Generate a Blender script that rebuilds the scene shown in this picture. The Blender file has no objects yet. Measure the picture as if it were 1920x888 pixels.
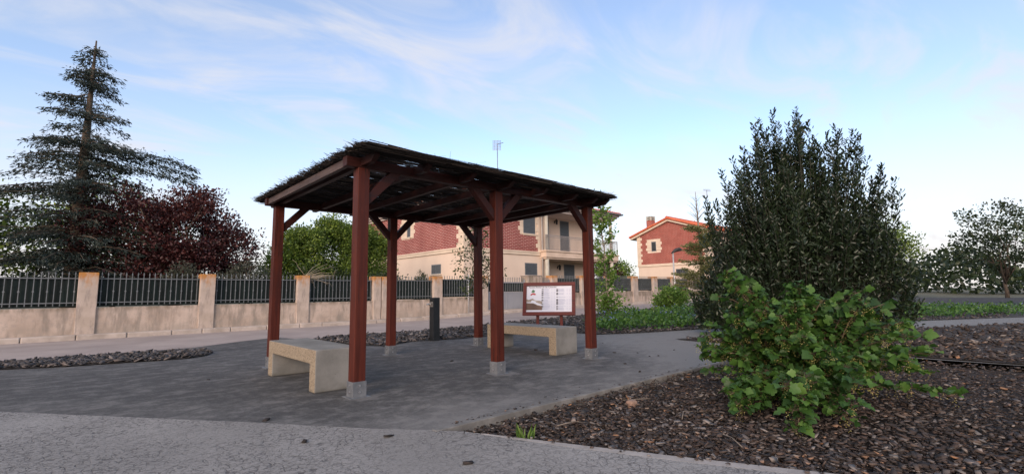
import bpy, bmesh, math, random
import numpy as np
from mathutils import Vector, Matrix
R_ = math.radians
rng = np.random.default_rng(7)
random.seed(7)
SC = bpy.context.scene
COL = SC.collection

# ------------------------------------------------------------------ camera, sky, sun, exposure
# World axes: X runs along the street, Y across it, origin at the near corner post of the pergola.
YAW = 0.7406
cy, sy = math.cos(YAW), math.sin(YAW)
def D(x, y):                       # camera-ground direction (x right, y ahead) -> world XY
    return (x*cy + y*sy, -x*sy + y*cy)
CAM = (-2.166, -4.7375)
def W(x, y):                       # metres right of / ahead of the viewer -> world XY
    d = D(x, y); return (CAM[0]+d[0], CAM[1]+d[1])
PITCH, ROLL = 0.1179, -0.0140
cam_d = bpy.data.cameras.new("camera"); cam = bpy.data.objects.new("camera", cam_d); COL.objects.link(cam)
cp, sp = math.cos(PITCH), math.sin(PITCH)
fx, fy = D(0, 1); rx, ry = D(1, 0)
fw = Vector((fx*cp, fy*cp, sp)); up = Vector((-fx*sp, -fy*sp, cp)); rt = Vector((rx, ry, 0))
rt2 = rt*math.cos(ROLL) + up*math.sin(ROLL); up2 = up*math.cos(ROLL) - rt*math.sin(ROLL)
cam.matrix_world = Matrix(((rt2.x, up2.x, -fw.x, CAM[0]), (rt2.y, up2.y, -fw.y, CAM[1]), (rt2.z, up2.z, -fw.z, 1.016), (0, 0, 0, 1)))
cam_d.sensor_width = 36; cam_d.lens = 890/1920*36
cam_d.clip_start = .05; cam_d.clip_end = 3000
SC.camera = cam

SUN_EL, SUN_AZ = R_(18), math.atan2(-0.86, -0.51)      # azimuth measured from +Y towards +X
world = bpy.data.worlds.new("World"); SC.world = world; world.use_nodes = True
nt = world.node_tree; nt.nodes.clear()
def wn(t, **k):
    n = nt.nodes.new(t)
    for a, b in k.items(): setattr(n, a, b)
    return n
L = nt.links.new
out = wn('ShaderNodeOutputWorld'); bg = wn('ShaderNodeBackground'); bg.inputs['Strength'].default_value = 0.135
L(bg.outputs[0], out.inputs[0])
sky = wn('ShaderNodeTexSky', sky_type='NISHITA', sun_disc=False, sun_elevation=SUN_EL, sun_rotation=SUN_AZ)
sky.air_density = 1.0; sky.dust_density = 0.6; sky.ozone_density = 2.2
tc = wn('ShaderNodeTexCoord'); sep = wn('ShaderNodeSeparateXYZ'); L(tc.outputs['Generated'], sep.inputs[0])
def wmath(op, a, b=None, c=None):
    n = wn('ShaderNodeMath', operation=op)
    for i, v in enumerate((a, b, c)):
        if v is None: continue
        if isinstance(v, (int, float)): n.inputs[i].default_value = v
        else: L(v, n.inputs[i])
    return n.outputs[0]
def wramp(v, a, b):
    n = wn('ShaderNodeMapRange', interpolation_type='SMOOTHSTEP'); L(v, n.inputs[0])
    n.inputs[1].default_value = a; n.inputs[2].default_value = b; return n.outputs[0]
zc = wmath('MAXIMUM', sep.outputs[2], 0.0)
inv = wmath('DIVIDE', 1.0, wmath('ADD', zc, 0.16))
comb = wn('ShaderNodeCombineXYZ'); L(wmath('MULTIPLY', sep.outputs[0], inv), comb.inputs[0]); L(wmath('MULTIPLY', sep.outputs[1], inv), comb.inputs[1])
mp = wn('ShaderNodeMapping'); mp.inputs['Rotation'].default_value = (0, 0, R_(28)); mp.inputs['Scale'].default_value = (0.9, 1.9, 1); mp.inputs['Location'].default_value = (3.1, 1.4, 0)
L(comb.outputs[0], mp.inputs[0])
n1 = wn('ShaderNodeTexNoise'); n1.inputs['Scale'].default_value = 1.25; n1.inputs['Detail'].default_value = 9; n1.inputs['Roughness'].default_value = .56; n1.inputs['Distortion'].default_value = 1.6
L(mp.outputs[0], n1.inputs['Vector'])
n2 = wn('ShaderNodeTexNoise'); n2.inputs['Scale'].default_value = .8; n2.inputs['Detail'].default_value = 3
L(comb.outputs[0], n2.inputs['Vector'])
cl = wmath('MULTIPLY', wramp(n1.outputs['Fac'], .40, .74), wramp(n2.outputs['Fac'], .30, .56))
sdot = wn('ShaderNodeVectorMath', operation='DOT_PRODUCT'); L(tc.outputs['Generated'], sdot.inputs[0]); sdot.inputs[1].default_value = (-.94, -.34, .0)
veil_fill = wmath('ADD', wmath('ADD', .05, wmath('MULTIPLY', wramp(n2.outputs['Fac'], .3, .7), .14)), wmath('MULTIPLY', wramp(sdot.outputs['Value'], -.25, .5), .55))  # extra veil out of view on the sun side, added as warmer fill
cl = wmath('MINIMUM', wmath('ADD', wmath('MULTIPLY', cl, 0.68), wmath('ADD', veil_fill, .05)), 1.0)
mixc = wn('ShaderNodeMix', data_type='RGBA'); L(cl, mixc.inputs[0]); hs = wn('ShaderNodeHueSaturation'); hs.inputs['Saturation'].default_value = 1.0; L(sky.outputs[0], hs.inputs['Color'])
tn = wn('ShaderNodeMix', data_type='RGBA', blend_type='MULTIPLY'); tn.inputs[0].default_value = 1; L(hs.outputs[0], tn.inputs[6]); tn.inputs[7].default_value = (1.03, .985, 1.0, 1)
L(tn.outputs[2], mixc.inputs[6]); mixc.inputs[7].default_value = (2.75, 2.75, 2.95, 1)
hz = wmath('MULTIPLY', wramp(sep.outputs[2], .36, 0.0), .85)
mixh = wn('ShaderNodeMix', data_type='RGBA'); L(hz, mixh.inputs[0]); L(mixc.outputs[2], mixh.inputs[6]); mixh.inputs[7].default_value = (3.1, 2.92, 2.95, 1)
L(mixh.outputs[2], bg.inputs[0])

sd = bpy.data.lights.new("sun", 'SUN'); sd.energy = 1.5; sd.angle = R_(30); sd.color = (1.0, .77, .62)
so = bpy.data.objects.new("sun", sd); COL.objects.link(so)
sv = Vector((math.sin(SUN_AZ)*math.cos(SUN_EL), math.cos(SUN_AZ)*math.cos(SUN_EL), math.sin(SUN_EL)))
so.rotation_euler = sv.to_track_quat('Z', 'Y').to_euler(); so.location = (-20, -10, 20)
SC.view_settings.view_transform = 'Standard'; SC.view_settings.look = 'None'
SC.view_settings.exposure = 1.15; SC.view_settings.gamma = 1; SC.view_settings.use_curve_mapping = False
SC.cycles.use_denoising = True
SC.cycles.max_bounces = 6

# ------------------------------------------------------------------ materials
def newmat(name):
    m = bpy.data.materials.new(name); m.use_nodes = True
    t = m.node_tree; t.nodes.clear()
    o = t.nodes.new('ShaderNodeOutputMaterial'); b = t.nodes.new('ShaderNodeBsdfPrincipled')
    t.links.new(b.outputs[0], o.inputs[0])
    return m, t, b, o
class N:
    """tiny node helper"""
    def __init__(s, t): s.t = t; s.co = None
    def new(s, k, **a):
        n = s.t.nodes.new(k)
        for x, y in a.items(): setattr(n, x, y)
        return n
    def link(s, a, b): s.t.links.new(a, b)
    def obj(s):
        if not s.co: s.co = s.new('ShaderNodeTexCoord').outputs['Object']
        return s.co
    def put(s, sock, v):
        if isinstance(v, (int, float)): sock.default_value = v
        elif isinstance(v, tuple): sock.default_value = v if len(v) == 4 or sock.type == 'VECTOR' else v+(1,)
        else: s.link(v, sock)
    def math(s, op, a, b=0.0, c=None):
        n = s.new('ShaderNodeMath', operation=op); s.put(n.inputs[0], a); s.put(n.inputs[1], b)
        if c is not None: s.put(n.inputs[2], c)
        return n.outputs[0]
    def noise(s, scale, detail=4, rough=.55, vec=None, stretch=None, dist=0):
        v = vec or s.obj()
        if stretch:
            mp = s.new('ShaderNodeMapping'); mp.inputs['Scale'].default_value = stretch; s.link(v, mp.inputs[0]); v = mp.outputs[0]
        n = s.new('ShaderNodeTexNoise'); n.inputs['Scale'].default_value = scale; n.inputs['Detail'].default_value = detail
        n.inputs['Roughness'].default_value = rough; n.inputs['Distortion'].default_value = dist
        s.link(v, n.inputs['Vector']); return n.outputs['Fac']
    def vor(s, scale, feature='F1', out='Distance', vec=None, rnd=1):
        n = s.new('ShaderNodeTexVoronoi', feature=feature); n.inputs['Scale'].default_value = scale; n.inputs['Randomness'].default_value = rnd
        s.link(vec or s.obj(), n.inputs['Vector']); return n.outputs[out]
    def ss(s, v, a, b, lo=0., hi=1.):
        n = s.new('ShaderNodeMapRange', interpolation_type='SMOOTHSTEP'); s.put(n.inputs[0], v)
        for i, x in enumerate((a, b, lo, hi)): n.inputs[i+1].default_value = x
        return n.outputs[0]
    def mix(s, f, a, b, mode='MIX'):
        n = s.new('ShaderNodeMix', data_type='RGBA', blend_type=mode); s.put(n.inputs[0], f); s.put(n.inputs[6], a); s.put(n.inputs[7], b); return n.outputs[2]
    def ramp(s, f, stops):
        n = s.new('ShaderNodeValToRGB'); e = n.color_ramp.elements
        while len(e) < len(stops): e.new(.5)
        for i, (p, c) in enumerate(stops): e[i].position = p; e[i].color = c+(1,)
        s.put(n.inputs[0], f); return n.outputs[0]
    def bump(s, h, strength, dist=.01):
        n = s.new('ShaderNodeBump'); n.inputs['Strength'].default_value = strength; n.inputs['Distance'].default_value = dist
        s.put(n.inputs['Height'], h); return n.outputs[0]
    def xyz(s):
        n = s.new('ShaderNodeSeparateXYZ'); s.link(s.obj(), n.inputs[0]); return n.outputs
def simple(name, c1, c2, scale=8, rough=.7, metal=0., bump=.0, bscale=None, stretch=None, lo=.3, hi=.7, spec=None):
    m, t, b, o = newmat(name); n = N(t)
    f = n.ss(n.noise(scale, 6, .6, stretch=stretch), lo, hi)
    n.put(b.inputs['Base Color'], n.mix(f, c1, c2)); b.inputs['Roughness'].default_value = rough; b.inputs['Metallic'].default_value = metal
    if spec is not None: b.inputs['Specular IOR Level'].default_value = spec
    if bump: n.put(b.inputs['Normal'], n.bump(n.noise(bscale or scale*4, 5, .6, stretch=stretch), bump))
    return m
def leafmat(name, stops, rough=.5, trans=.3, tcol=None):
    m, t, b, o = newmat(name); n = N(t)
    g = n.new('ShaderNodeNewGeometry')
    big = n.noise(1.3, 2)
    f = n.math('ADD', n.math('MULTIPLY', g.outputs['Random Per Island'], .7), n.math('MULTIPLY', n.ss(big, .3, .7), .3))
    c = n.ramp(f, stops); n.put(b.inputs['Base Color'], c); b.inputs['Roughness'].default_value = rough
    tr = n.new('ShaderNodeBsdfTranslucent'); n.put(tr.inputs[0], n.mix(.5, c, tcol) if tcol else c)
    mx = n.new('ShaderNodeMixShader'); mx.inputs[0].default_value = trans
    n.link(b.outputs[0], mx.inputs[1]); n.link(tr.outputs[0], mx.inputs[2]); n.link(mx.outputs[0], o.inputs[0])
    return m

def m_asphalt():
    m, t, b, o = newmat('pad_asphalt'); n = N(t); x, y, z = n.xyz()
    big = n.noise(.55, 6, .62, dist=.6); mid = n.noise(3.4, 8, .72, stretch=(1, 1.5, 1)); fine = n.noise(140, 3, .7)
    wear_and_shade = n.math('ADD', n.math('MULTIPLY', n.ss(n.math('ADD', y, n.math('MULTIPLY', n.noise(1.7, 5), .7)), .0, -1.3), .55), n.math('MULTIPLY', n.ss(n.math('ADD', x, n.math('MULTIPLY', y, -.45)), 3.4, 6.2), .8))  # pergola's soft shade painted in, paler in front and right, plus patchy wear
    wear_and_shade = n.math('ADD', wear_and_shade, n.math('MULTIPLY', n.ss(mid, .44, .66), .6)); wear_and_shade = n.math('ADD', wear_and_shade, n.math('MULTIPLY', n.ss(big, .42, .75), .4))
    grain = n.math('ADD', n.math('MULTIPLY', n.noise(15, 6, .8, stretch=(1, .6, 1)), .6), n.math('MULTIPLY', n.noise(48, 4, .8), .4)); wear_and_shade = n.math('ADD', wear_and_shade, n.math('MULTIPLY', n.math('SUBTRACT', grain, .5), 2.2))
    wear_and_shade = n.math('MAXIMUM', n.math('MINIMUM', wear_and_shade, 1.0), 0.0)
    c = n.mix(wear_and_shade, (.028, .0276, .0268), (.19, .185, .176))
    # cement slurry left around the post shoes
    d = None
    for (px, py) in POSTS:
        v = n.new('ShaderNodeVectorMath', operation='DISTANCE'); n.link(n.obj(), v.inputs[0]); v.inputs[1].default_value = (px+.06, py-.03, 0)
        d = v.outputs['Value'] if d is None else n.math('MINIMUM', d, v.outputs['Value'])
    dd = n.math('ADD', d, n.math('MULTIPLY', n.math('SUBTRACT', n.noise(7, 4), .5), .5))
    c = n.mix(n.math('MULTIPLY', n.ss(dd, .24, .13), .35), c, (.30, .29, .28))
    # hairline cracks and pour joints
    cr = n.vor(.42, 'DISTANCE_TO_EDGE', vec=None)
    wob = n.noise(3, 4); crm = n.math('MULTIPLY', n.ss(n.math('ADD', cr, n.math('MULTIPLY', n.math('SUBTRACT', wob, .5), .02)), .006, .0), n.ss(n.noise(.8, 2), .45, .6))
    c = n.mix(n.math('MULTIPLY', crm, .55), c, (.03, .03, .032))
    c = n.mix(n.ss(fine, .3, .75, 0, .45), c, (.16, .16, .165)); c = n.mix(n.ss(n.noise(60, 3, .7), .55, .8, 0, .5), c, (.028, .028, .03))
    spk = n.ss(n.vor(38, 'F1'), .13, .05); c = n.mix(n.math('MULTIPLY', spk, n.ss(n.noise(5, 3), .55, .7, 0, .55)), c, (.4, .39, .38))
    n.put(b.inputs['Base Color'], c); b.inputs['Roughness'].default_value = .85
    n.put(b.inputs['Normal'], n.bump(n.math('ADD', fine, n.math('MULTIPLY', n.noise(30, 4), .8)), .35, .006))
    return m
def m_path():
    m, t, b, o = newmat('path_concrete'); n = N(t)
    big = n.noise(.7, 5, .6); fine = n.noise(160, 3, .7)
    c = n.mix(n.ss(big, .3, .75), (.245, .238, .228), (.345, .334, .32)); c = n.mix(n.ss(n.noise(45, 5, .75), .45, .7, 0, .6), c, (.12, .115, .115))
    wv = n.new('ShaderNodeTexNoise'); wv.inputs['Scale'].default_value = 9; wv.inputs['Detail'].default_value = 4; n.link(n.obj(), wv.inputs['Vector'])
    off = n.new('ShaderNodeVectorMath', operation='MULTIPLY_ADD'); n.link(wv.outputs['Color'], off.inputs[0]); off.inputs[1].default_value = (.035, .035, 0); n.link(n.obj(), off.inputs[2])
    e1 = n.vor(21, 'DISTANCE_TO_EDGE', vec=off.outputs[0]); e2 = n.vor(38, 'DISTANCE_TO_EDGE', vec=off.outputs[0])
    k1 = n.math('MULTIPLY', n.ss(e1, .085, .02), n.ss(n.noise(15, 4, .65), .40, .55)); k2 = n.math('MULTIPLY', n.ss(e2, .10, .02), n.ss(n.noise(19, 4, .65), .44, .58))
    k = n.math('MAXIMUM', k1, n.math('MULTIPLY', k2, .8)); k = n.math('MULTIPLY', k, n.ss(n.noise(1.0, 4), .30, .56, .30, 1.))
    c = n.mix(n.math('MULTIPLY', k, .85), c, (.045, .043, .044))
    c = n.mix(n.ss(n.noise(24, 3, .7), .6, .85, 0, .5), c, (.42, .4, .39))
    n.put(b.inputs['Base Color'], c); b.inputs['Roughness'].default_value = .85
    n.put(b.inputs['Normal'], n.bump(n.math('SUBTRACT', n.math('MULTIPLY', fine, .4), k), .5, .008))
    return m
def m_wall():
    m, t, b, o = newmat('garden_wall_render'); n = N(t); x, y, z = n.xyz()
    c = n.mix(n.ss(n.noise(1.4, 6, .6), .3, .7), (.40, .315, .255), (.56, .455, .385))
    st = n.ss(n.noise(2.6, 7, .68, stretch=(2.0, 2.0, .42)), .44, .64); c = n.mix(n.math('MULTIPLY', st, .72), c, (.21, .18, .15))
    low = n.math('MULTIPLY', n.ss(z, .5, .1), n.ss(n.noise(3, 5), .35, .65)); c = n.mix(n.math('MULTIPLY', low, .55), c, (.25, .23, .2))
    top = n.math('MULTIPLY', n.ss(z, .66, .8), n.ss(n.noise(3.5, 5, .65, stretch=(1.6, 1.6, .5)), .36, .6)); c = n.mix(n.math('MULTIPLY', top, .8), c, (.19, .15, .105))
    gr = n.ss(n.noise(9, 7, .75), .48, .68, 0, .6); c = n.mix(gr, c, (.32, .28, .25))
    n.put(b.inputs['Base Color'], c); b.inputs['Roughness'].default_value = .9; n.put(b.inputs['Normal'], n.bump(n.noise(55, 5, .65), .35, .01))
    return m
def m_pillar():
    m, t, b, o = newmat('pillar_block'); n = N(t); x, y, z = n.xyz()
    c = n.mix(n.ss(n.noise(2, 6, .6), .3, .7), (.42, .345, .285), (.55, .46, .40))
    st = n.ss(n.noise(4, 7, .7, stretch=(2, 2, .5)), .45, .65); c = n.mix(n.math('MULTIPLY', st, .65), c, (.26, .22, .2))
    zz = n.math('ADD', z, n.math('MULTIPLY', n.math('SUBTRACT', n.noise(7, 5, .6, stretch=(1, 1, .5)), .5), .85))
    c = n.mix(n.math('MULTIPLY', n.ss(zz, -.42, .02), n.ss(n.noise(1.3, 2), .28, .45, .55, 1.)), c, (.43, .19, .045))
    n.put(b.inputs['Base Color'], c); b.inputs['Roughness'].default_value = .9; n.put(b.inputs['Normal'], n.bump(n.noise(50, 5, .65), .35, .01))
    return m
def m_brick(name, c1, c2, mortar):
    m, t, b, o = newmat(name); n = N(t); x, y, z = n.xyz()
    cb = n.new('ShaderNodeCombineXYZ'); n.put(cb.inputs[0], n.math('ADD', x, y)); n.put(cb.inputs[1], z)
    br = n.new('ShaderNodeTexBrick'); n.link(cb.outputs[0], br.inputs['Vector'])
    br.inputs['Scale'].default_value = 1; br.inputs['Brick Width'].default_value = .30; br.inputs['Row Height'].default_value = .09
    br.inputs['Mortar Size'].default_value = .012; br.inputs['Mortar Smooth'].default_value = .1; br.inputs['Bias'].default_value = 0
    br.inputs['Color1'].default_value = c1+(1,); br.inputs['Color2'].default_value = c2+(1,); br.inputs['Mortar'].default_value = mortar+(1,)
    c = n.mix(n.ss(n.noise(1.1, 5), .35, .7, 0, .35), br.outputs['Color'], tuple(v*.72 for v in c1)); n.put(b.inputs['Base Color'], c)
    b.inputs['Roughness'].default_value = .8; n.put(b.inputs['Normal'], n.bump(br.outputs['Fac'], -.5, .01)); return m
def m_wood(name, c1, c2, axis):
    m, t, b, o = newmat(name); n = N(t)
    st = [9, 9, 9]; st[axis] = .55
    g = n.noise(3, 7, .62, stretch=tuple(st), dist=.3); c = n.mix(n.ss(g, .3, .72), c1, c2)
    c = n.mix(n.ss(n.noise(1.2, 4), .4, .75, 0, .4), c, tuple(v*.55 for v in c1))
    ck = n.math('MULTIPLY', n.ss(n.math('ABSOLUTE', n.math('SUBTRACT', n.noise(2.3, 3, .5, stretch=tuple(v*.9 if v > 1 else .35 for v in st)), .5)), .018, .004), n.ss(n.noise(.9, 2), .48, .56))
    c = n.mix(n.math('MULTIPLY', ck, .75), c, (.008, .004, .003)); c = n.mix(n.math('MULTIPLY', n.ss(n.noise(5, 5, .7, stretch=tuple(v if v > 1 else 1.2 for v in st)), .56, .75), .4), c, tuple(v*1.7 for v in c2))
    b.inputs['Specular IOR Level'].default_value = .3
    n.put(b.inputs['Base Color'], c); n.put(b.inputs['Roughness'], n.ss(g, .2, .8, .42, .65)); n.put(b.inputs['Normal'], n.bump(g, .25, .004)); return m
def m_bench():
    m, t, b, o = newmat('bench_concrete'); n = N(t)
    g = n.new('ShaderNodeNewGeometry'); s = n.new('ShaderNodeSeparateXYZ'); n.link(g.outputs['Normal'], s.inputs[0])
    c = n.mix(n.ss(n.noise(3.5, 6, .6), .3, .7), (.165, .165, .155), (.25, .248, .235))
    ex = n.ss(n.math('ABSOLUTE', s.outputs[0]), .75, .9)         # the two long faces are washed aggregate
    ag = n.ramp(n.vor(95, 'F1', 'Color'), [(0, (.13, .10, .066)), (.4, (.28, .225, .158)), (.7, (.35, .285, .205)), (1., (.21, .17, .13))])
    c = n.mix(ex, c, ag)
    pit = n.math('MULTIPLY', n.ss(n.vor(26, 'F1'), .15, .07), n.ss(n.noise(9, 2), .5, .6)); c = n.mix(n.math('MULTIPLY', pit, .7), c, (.1, .1, .09))
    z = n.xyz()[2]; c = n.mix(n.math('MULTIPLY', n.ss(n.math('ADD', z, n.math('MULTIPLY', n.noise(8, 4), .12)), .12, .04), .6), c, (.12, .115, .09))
    n.put(b.inputs['Base Color'], c); b.inputs['Roughness'].default_value = .85
    h = n.math('ADD', n.math('MULTIPLY', n.vor(95, 'F1'), n.math('MULTIPLY', ex, 1.4)), n.math('MULTIPLY', n.noise(60, 5, .7), .5))
    n.put(b.inputs['Normal'], n.bump(n.math('SUBTRACT', h, pit), .6, .008)); return m
def island(name, stops, rough=.8, big=None):
    m, t, b, o = newmat(name); n = N(t); g = n.new('ShaderNodeNewGeometry')
    n.put(b.inputs['Base Color'], n.ramp(g.outputs['Random Per Island'], stops)); b.inputs['Roughness'].default_value = rough
    n.put(b.inputs['Normal'], n.bump(n.noise(90, 4), .3, .004)); return m

POSTS = [(0, 0), (1.885, 0), (3.8, 0), (0, 2.818), (1.885, 2.818), (3.8, 2.818)]
MT = dict(
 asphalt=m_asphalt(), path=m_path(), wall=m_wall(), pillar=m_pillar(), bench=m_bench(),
 road=simple('road_surface', (.30, .25, .23), (.40, .335, .305), .8, .85, bump=.3, bscale=70),
 kerb=simple('kerb_stone', (.34, .29, .25), (.52, .45, .40), 2.4, .85, bump=.3, bscale=40),
 edging=simple('edging_concrete', (.13, .127, .12), (.23, .225, .215), 6, .85, bump=.3, bscale=60),
 lip=simple('path_lip', (.27, .255, .243), (.36, .34, .325), 9, .85, bump=.2, bscale=80),
 earth=simple('park_earth', (.055, .06, .03), (.13, .115, .07), .6, .95),
 mulch_base=simple('mulch_soil', (.018, .014, .012), (.05, .036, .028), 14, .95, bump=.6, bscale=40),
 gravel_base=simple('dark_soil', (.025, .023, .024), (.06, .055, .055), 12, .95, bump=.6, bscale=30),
 bark=island('bark_chips', [(0, (.013, .010, .009)), (.3, (.038, .027, .022)), (.5, (.062, .041, .033)), (.66, (.046, .043, .042)), (.8, (.10, .068, .052)), (.9, (.13, .12, .115)), (.97, (.26, .225, .20)), (1, (.30, .15, .07))]),
 slate=island('dark_chips', [(0, (.022, .021, .022)), (.4, (.05, .048, .05)), (.7, (.085, .078, .078)), (.88, (.12, .10, .095)), (1, (.22, .205, .2))]),
 stray=simple('bark_bit', (.016, .014, .014), (.04, .03, .026), 30, .9),
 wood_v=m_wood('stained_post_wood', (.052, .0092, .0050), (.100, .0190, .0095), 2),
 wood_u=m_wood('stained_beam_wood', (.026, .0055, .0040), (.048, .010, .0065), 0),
 wood_n=m_wood('stained_rafter_wood_shaded', (.020, .006, .005), (.036, .010, .0075), 1),  # darker than the posts: shade under the roof put into the stain colour
 wood_grey=m_wood('weathered_lit_board_wood', (.06, .036, .031), (.115, .082, .074), 1),  # weathered grey, made paler: light on the board face put into colour
 board_wood=m_wood('board_frame_wood', (.115, .020, .017), (.155, .028, .022), 0),
 galv=simple('galvanised_steel', (.13, .142, .158), (.20, .212, .228), 9, .5, .25, bump=.05),
 bolt=simple('bolt_steel', (.4, .41, .43), (.5, .5, .52), 30, .4, .8),
 heather=island('heather_stalks', [(0, (.006, .0045, .004)), (.45, (.013, .009, .0075)), (.8, (.030, .020, .0155)), (.95, (.065, .045, .034)), (1, (.14, .105, .08))], .9),
 plaster=simple('cream_plaster', (.70, .56, .455), (.76, .615, .50), .7, .85, bump=.1, bscale=60),
 stone=simple('cream_cast_stone', (.66, .535, .415), (.76, .63, .50), 2.0, .8, bump=.15, bscale=30),
 balc_stone=simple('balcony_stone', (.58, .45, .35), (.72, .57, .46), 1.4, .8, stretch=(1, 1, 3)),
 soffit=simple('eaves_stone', (.42, .355, .33), (.55, .47, .43), 1.4, .85, stretch=(.4, .4, 5)),
 column=simple('pale_column', (.46, .44, .38), (.56, .54, .47), 3, .7),
 brick=m_brick('red_brick', (.205, .022, .020), (.265, .034, .030), (.58, .38, .33)),
 brick2=m_brick('orange_red_brick', (.25, .034, .024), (.34, .052, .036), (.52, .30, .24)),
 tile=simple('clay_roof_tile', (.52, .11, .05), (.70, .19, .09), 4, .75, bump=.2),
 shutter=simple('grey_shutter', (.060, .072, .085), (.085, .098, .115), 2, .5, stretch=(1, 1, 40), lo=.45, hi=.55),
 glass=simple('dark_pane', (.03, .034, .04), (.05, .055, .06), 2, .12),
 frame=simple('grey_window_frame', (.13, .145, .16), (.17, .185, .2), 5, .5),
 iron=simple('painted_iron_bar', (.11, .125, .135), (.165, .18, .19), 9, .5),
 rail=simple('balcony_iron', (.24, .22, .21), (.32, .29, .28), 9, .5),
 screen=simple('dark_green_screen', (.002, .006, .0055), (.004, .016, .0145), 1.8, .85, stretch=(5, 5, .6), bump=.2),
 gate=simple('grey_gate_sheet', (.24, .25, .275), (.30, .305, .33), 1.2, .5),
 pipe=simple('zinc_pipe', (.30, .27, .26), (.38, .35, .33), 3, .5, .3),
 black=simple('black_iron', (.012, .012, .013), (.024, .024, .025), 10, .5),
 dark=simple('anthracite_paint', (.010, .012, .014), (.018, .02, .023), 10, .45),
 steel=simple('tap_steel', (.5, .48, .45), (.6, .58, .55), 20, .3, .9),
 pole=simple('grey_pole', (.42, .42, .42), (.55, .55, .55), 6, .45, .4),
 antenna=simple('antenna_metal', (.16, .16, .18), (.26, .26, .29), 6, .4, .5),
 panel=simple('printed_panel', (.66, .67, .76), (.72, .73, .80), 2, .35),
 ink=simple('print_dark_ink', (.03, .03, .05), (.06, .06, .08), 9, .5),
 ink_blue=simple('print_blue_grey', (.30, .34, .50), (.40, .43, .58), 9, .5),
 ink_brown=simple('print_brown', (.09, .045, .03), (.16, .085, .055), 3, .5),
 ink_tan=simple('print_tan', (.30, .24, .19), (.50, .42, .36), 6, .5),
 ink_green=simple('print_green', (.03, .12, .05), (.06, .2, .09), 20, .5),
 ink_red=simple('print_red', (.42, .03, .04), (.55, .08, .09), 20, .5),
 trunk=simple('bark', (.075, .055, .04), (.15, .115, .085), 6, .9, bump=.6, bscale=20, stretch=(1, 1, .25)),
 trunk_pale=simple('pale_bark', (.16, .13, .10), (.25, .21, .17), 6, .9, bump=.5, bscale=20, stretch=(1, 1, .3)),
 stem=simple('shrub_stem', (.06, .042, .026), (.13, .095, .06), 12, .85),
 dark_stem=simple('laurel_stem', (.012, .014, .008), (.03, .03, .018), 12, .85),
 dry=simple('dry_twig', (.30, .25, .18), (.42, .36, .27), 12, .9),
 twig=simple('grey_twig', (.13, .11, .09), (.22, .19, .16), 12, .9),
 stone_bit=simple('reddish_stone', (.20, .12, .09), (.30, .2, .15), 14, .9, bump=.4),
 plum=leafmat('plum_leaf', [(0, (.018, .006, .008)), (.4, (.050, .014, .016)), (.75, (.10, .026, .024)), (1, (.17, .055, .04))], .5, .25),
 green=leafmat('fresh_leaf', [(0, (.034, .068, .014)), (.4, (.10, .165, .028)), (.75, (.20, .285, .045)), (1, (.33, .40, .085))], .5, .35),
 deep=leafmat('deep_leaf', [(0, (.012, .024, .010)), (.5, (.028, .05, .018)), (1, (.06, .085, .03))], .5, .25),
 olive=leafmat('olive_leaf', [(0, (.035, .042, .03)), (.5, (.065, .075, .052)), (1, (.11, .12, .085))], .55, .2),
 laurel=leafmat('laurel_leaf', [(0, (.006, .013, .006)), (.45, (.014, .027, .011)), (.8, (.024, .042, .017)), (1, (.045, .066, .028))], .42, .12),
 currant=leafmat('currant_leaf', [(0, (.018, .052, .012)), (.4, (.045, .116, .020)), (.75, (.084, .18, .030)), (1, (.16, .27, .055))], .55, .3),
 flower=leafmat('yellow_flower', [(0, (.38, .33, .09)), (.5, (.50, .45, .15)), (1, (.62, .56, .26))], .6, .3),
 sap=leafmat('sapling_leaf', [(0, (.025, .040, .014)), (.5, (.055, .080, .025)), (.9, (.09, .12, .04)), (1, (.2, .11, .05))], .5, .3),
 lime=leafmat('lime_leaf', [(0, (.055, .12, .02)), (.5, (.125, .23, .038)), (1, (.23, .33, .07))], .5, .4),
 cover=leafmat('cover_leaf', [(0, (.024, .068, .013)), (.5, (.055, .14, .024)), (1, (.12, .23, .042))], .5, .3),
 bluefl=leafmat('blue_flower', [(0, (.12, .16, .42)), (1, (.26, .30, .60))], .6, .3),
 fir=leafmat('fir_needle', [(0, (.07, .09, .03)), (.5, (.15, .165, .055)), (1, (.26, .25, .10))], .6, .25),
 cedar=leafmat('cedar_needle', [(0, (.012, .022, .018)), (.6, (.028, .045, .036)), (1, (.05, .07, .055))], .6, .2),
)

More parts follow.
